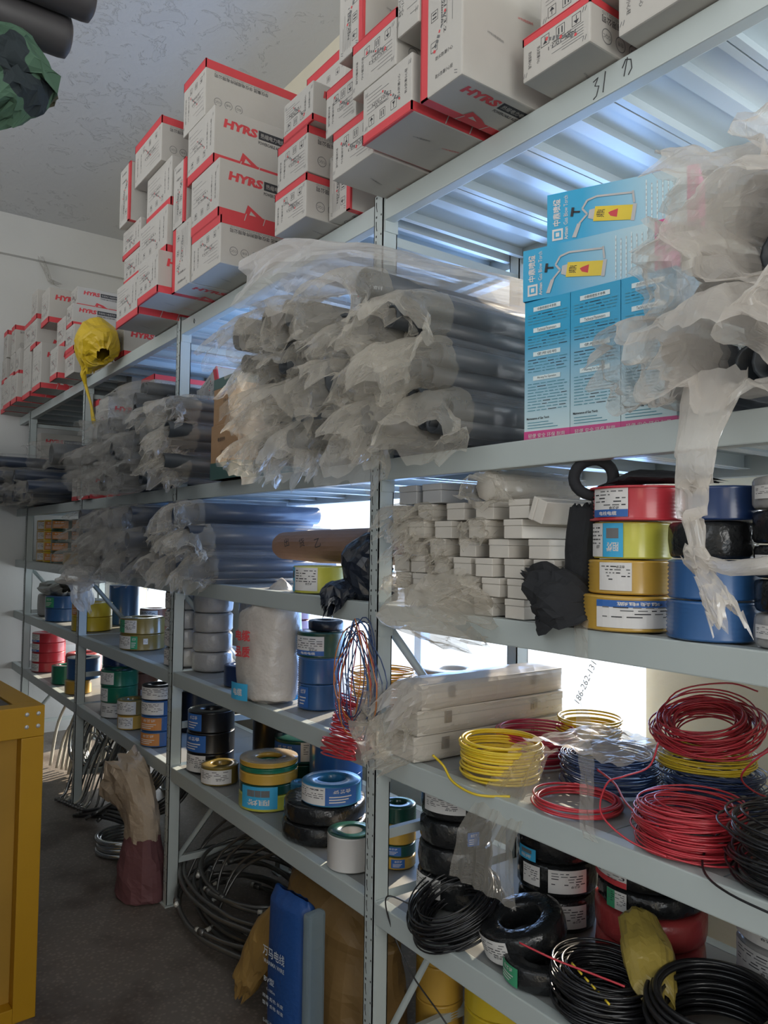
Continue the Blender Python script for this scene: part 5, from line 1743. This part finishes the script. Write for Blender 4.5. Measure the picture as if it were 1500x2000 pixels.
for i, (x, y, z, R, tl, lab) in enumerate([(-3.33, .30, .28, .22, (radians(70), 0, radians(20)), 'shiny steel strip coil standing on edge under the third bay'), (-2.76, .33, .24, .17, (radians(62), 0, radians(35)), 'shiny steel strip coil leaning under the third bay, nearer'),
                                           (-3.55, .30, .26, .2, (radians(75), 0, radians(10)), 'shiny steel strip coil standing on edge, farther from the post'), (-2.45, .28, .24, .19, (radians(55), 0, radians(50)), 'dark steel hose coil leaning beside the woven sack')]):
    coil('grey', x, y, z, R, .12, 12, lab, 'steel coils on the floor', wr=.011, jit=.12, m=STRIPM if i < 3 else coilm, tilt=tl, inner=.85)
WCAB = mat('off_white_cable', (.62, .60, .52), .5, var=.1)
for i in range(7):
    t = thing('cable_loop', 'pale cable looped in the sunlit heap at the far end of the floor', 'cable', (-3.75 + i * .05, .12 + .02 * i, 0), group='pale cables at the far end')
    mb = MB()
    h = rr.uniform(.3, .55)
    w = rr.uniform(.05, .14)
    mb.tube(smooth([(-w, -.05, .012), (-w * 1.2, 0, h * .6), (0, .05, h), (w, .05, h * .7), (w * 1.1, 0, .012 + .01 * i)]), .010, 8)
    mb.build('cable', WCAB, t)
for i in range(14):
    t = thing('hanging_cable', 'thin grey flex with plug end drooping from the steel coils by the third post', 'cable', (-3.12 + .03 * i, .05 + .008 * i, 0), group='grey flexes by the third post')
    mb = MB()
    h = rr.uniform(.32, .46)
    mb.tube(smooth([(.02, .12, h * .8), (0, .06, h), (-.03 + rr.uniform(-.03, .03), 0, h * .6), (-.04 + rr.uniform(-.05, .05), -.05, .05), (-.03, -.09, .011)]), .006, 6)
    mb.build('flex', [STRIPM, coilm, WCAB][i % 3], t)
    mb = MB()
    mb.tube([(-.03, -.09, .011), (-.03, -.12, .011)], .009, 6)
    mb.build('plug_end', coilm, t)
for i in range(9):
    t = thing('black_flex', 'dark flex lying in the heap in front of the dark steel hose coil', 'cable', (-2.55, .05, 0), group='dark flexes on the floor')
    mb = MB()
    mb.tube(smooth([(-.25 + .02 * i, -.10 + .01 * i, .012 + .012 * (i % 4)), (-.1, .0 + .02 * i, .03 + .012 * i), (.1, .05 + .015 * i, .05 + .012 * i), (.22, .12 + .01 * i, .012 + .01 * i)]), .010, 6)
    mb.build('flex', coilm if i % 3 else WIRE['black'], t)
for k in range(5):
    reel('gold', -.10 + .02, .30, k * .106, .07, .105, f'orange wire reel on the floor under the near bay, {ORD[k + 1]} from the floor', 'orange reels on the floor', [(-.9, .3, .2, .95, 'w')] if k == 3 else [(-.7, .6, .3, .6, 'b')] if k == 4 else []) if k < 5 else None
for k in range(3):
    reel('yellow', .12, .36, k * .13, .105, .128, f'yellow wire reel on the floor beside the orange reels, {ORD[k + 1]} from the floor', 'yellow reels on the floor', ri=.08)

# ------------------------------------------------------------------ yellow bag, yellow cabinet, things at the top left
YBAG = mat('yellow_plastic_bag', (.62, .42, .02), .45, var=.12, bump=.35, bscale=20)
t = thing('yellow_bag', 'yellow plastic bag tied on the top beam by the third post', 'bag', (-2.42, -.11, 2.44))
mb = MB()
sleeve(mb, [(.14, .0, .05), (.11, .0, .10), (.02, .0, .14), (-.06, 0, .10), (-.13, .0, .02)], [(.03, .04), (.09, .10), (.10, .12), (.08, .10), (.03, .04)], 81, .14, 4, 32, 26)
mb.build('bag_body', YBAG, t)
mb = MB()
sleeve(mb, [(-.1, .0, .05), (-.15, -.02, .0), (-.17, .0, -.06), (-.165, .03, -.16), (-.16, .045, -.25), (-.16, .05, -.28)], [(.03, .02), (.02, .015), (.01, .008), (.007, .006), (.012, .01), (.006, .004)], 82, .15, 3, 14, 24, up=(0, 1, 0))
mb.build('twisted_tail', YBAG, t)

YEL = mat('yellow_painted_steel', (.52, .27, .01), .42, var=.06, scale=9)
YELI = mat('brownish_yellow_panel', (.45, .25, .03), .6, var=.25, scale=4)
DPLATE = mat('dark_speckled_plate', (.09, .085, .08), .6, var=.3, scale=40)
t = thing('yellow_cabinet', 'yellow steel frame cabinet with dark inset top at the left edge', 'cabinet', (-1.01, -.62, 0), rz=radians(4))
cw, cd = .62, .9
HC = 1.0
for nm, bx in (('post', (-.075, 0, -.07, 0, 0.0, HC - .1)), ('post', (-cw, -cw + .075, -.07, 0, 0.0, HC - .1)), ('post', (-.075, 0, -cd, -cd + .07, 0, HC - .1)), ('post', (-cw, -cw + .075, -cd, -cd + .07, 0, HC - .1))):
    mb = MB()
    mb.box(*bx, ch=.003)
    mb.build(nm, YEL, t)
for bx in ((-.07, 0, -cd, 0, HC - .099, HC), (-cw, -cw + .07, -cd, 0, HC - .099, HC), (-cw + .0705, -.0705, -.08, 0, HC - .099, HC), (-cw + .0705, -.0705, -cd, -cd + .08, HC - .099, HC)):
    mb = MB()
    mb.box(*bx, ch=.002)
    mb.build('top_rail', YEL, t)
mb = MB()
mb.box(-cw + .06, -.06, -cd + .07, -.07, HC - .03, HC - .008)
mb.build('inset_plate', DPLATE, t)
for bx in ((-.06, 0.002, -cd + .0705, -.0705, .0, .05), (-cw, -cw + .06, -cd + .0705, -.0705, 0, .05)):
    mb = MB()
    mb.box(*bx, ch=.002)
    mb.build('bottom_rail', YEL, t)
mb = MB()
mb.box(-cw + .02, -cw + .025, -cd + .07, -.07, .05, HC - .1)
mb.build('back_panel', YELI, t)
mb = MB()
mb.box(-cw + .08, -.076, -.02, -.012, .0, HC - .1)
mb.build('side_panel', YELI, t)
mb = MB()
mb.box(-cw + .08, -.076, -cd + .012, -cd + .02, .0, HC - .1)
mb.build('side_panel', YELI, t)
mb = MB()
mb.box(-.05, -.045, -cd + .0705, -.0705, .05, HC - .1)
mb.build('front_panel', YELI, t)
for yy, zz in ((-.02, .035), (-.055, .035), (-.02, .075), (-.055, .075)):
    mb = MB()
    mb.lathe([(0, 0.003), (.005, .003), (.007, 0)], 10, 0, M=Matrix.Translation((0.0005, yy, HC - .1 + zz)) @ Matrix.Rotation(pi / 2, 4, 'Y'))
    mb.build('screw', ALU, t)

# opposite shelf (its end is off to the left) carrying dark rolls, camouflage cloth below them
t = thing('wall_shelf', 'grey steel shelf with added shade block across the aisle, mostly out of view at upper left', 'shelf', (-.1, -1.12, 0))
mb = MB()
for x in (-.45, .18):
    for y in (-.5, 0.0):
        mb = MB()
        mb.box(x, x + .04, y - .04, y, 0, 2.565)
        mb.build('post', STEEL, t)
mb = MB()
mb.box(-.45, .22, -.54, 0, 2.565, 2.6)
mb.build('shelf_board', DECK, t)
mb = MB()
mb.box(-4.6, .17, -.54, -.05, 0, 2.3, ch=.004)  # unseen block added to keep front light off the lower rack shelves
mb.build('unseen_shade_block', mat('dark_grey_shade_block', (.12, .12, .12), .5), t)
ROLLM = mat('dark_grey_rolled_sheet', (.055, .052, .055), .5, var=.2)
for i, (x, z, y1, lab) in enumerate([(.02, 2.645, -.83, 'lowest dark grey roll jutting out at the upper left corner'), (.09, 2.70, -.80, 'second dark grey roll at the upper left corner'), (.16, 2.765, -.76, 'third dark grey roll at the upper left corner'), (.0, 2.735, -.88, 'rear dark grey roll at the upper left corner')]):
    t = thing('rolled_sheet', lab, 'roll', (x - .06, y1, z), group='dark rolls at the upper left')
    mb = MB()
    mb.lathe([(0, .002), (.03, .0), (.042, .006), (.044, .02), (.044, .70), (0, .70)], 24, 0, M=Matrix.Rotation(pi / 2, 4, 'X'))
    mb.build('roll', ROLLM, t)
CAMO = bpy.data.materials.new('camouflage_cloth')
CAMO.use_nodes = True
nt = CAMO.node_tree
tc = nt.nodes.new('ShaderNodeTexCoord')
vn = nt.nodes.new('ShaderNodeTexNoise')
vn.inputs['Scale'].default_value = 9
nt.links.new(tc.outputs['Object'], vn.inputs['Vector'])
cr = nt.nodes.new('ShaderNodeValToRGB')
cr.color_ramp.interpolation = 'CONSTANT'
e = cr.color_ramp.elements
e[0].position, e[0].color = 0, (.02, .03, .035, 1)
e[1].position, e[1].color = .42, (.07, .14, .09, 1)
x_ = e.new(.62)
x_.color = (.16, .15, .09, 1)
nt.links.new(vn.outputs['Fac'], cr.inputs[0])
nt.links.new(cr.outputs[0], nt.nodes['Principled BSDF'].inputs['Base Color'])
nt.nodes['Principled BSDF'].inputs['Roughness'].default_value = .85
t = thing('camouflage_cloth', 'green camouflage cloth hanging below the dark rolls at upper left', 'cloth', (-.06, -.86, 2.61))
mb = MB()
sleeve(mb, [(.0, -.14, .0), (.0, -.08, -.03), (.0, -.05, -.08), (-.01, -.08, -.13), (-.03, -.12, -.17)], [(.04, .03), (.06, .045), (.07, .05), (.055, .04), (.02, .02)], 88, .25, 4, 30, 28)
mb.build('cloth', CAMO, t)
# rag of plaster and web on the end wall
mb = MB()
sleeve(mb, [(-4.83, .1, 3.79), (-4.82, .14, 3.70), (-4.82, .17, 3.62), (-4.82, .24, 3.60)], [(.05, .02), (.04, .015), (.025, .01), (.04, .008)], 95, .35, 3, 16, 16)
tag(mb.build('plastic_scrap', FILMD), 'torn dusty scrap hanging from the ledge of the end wall', 'scrap')
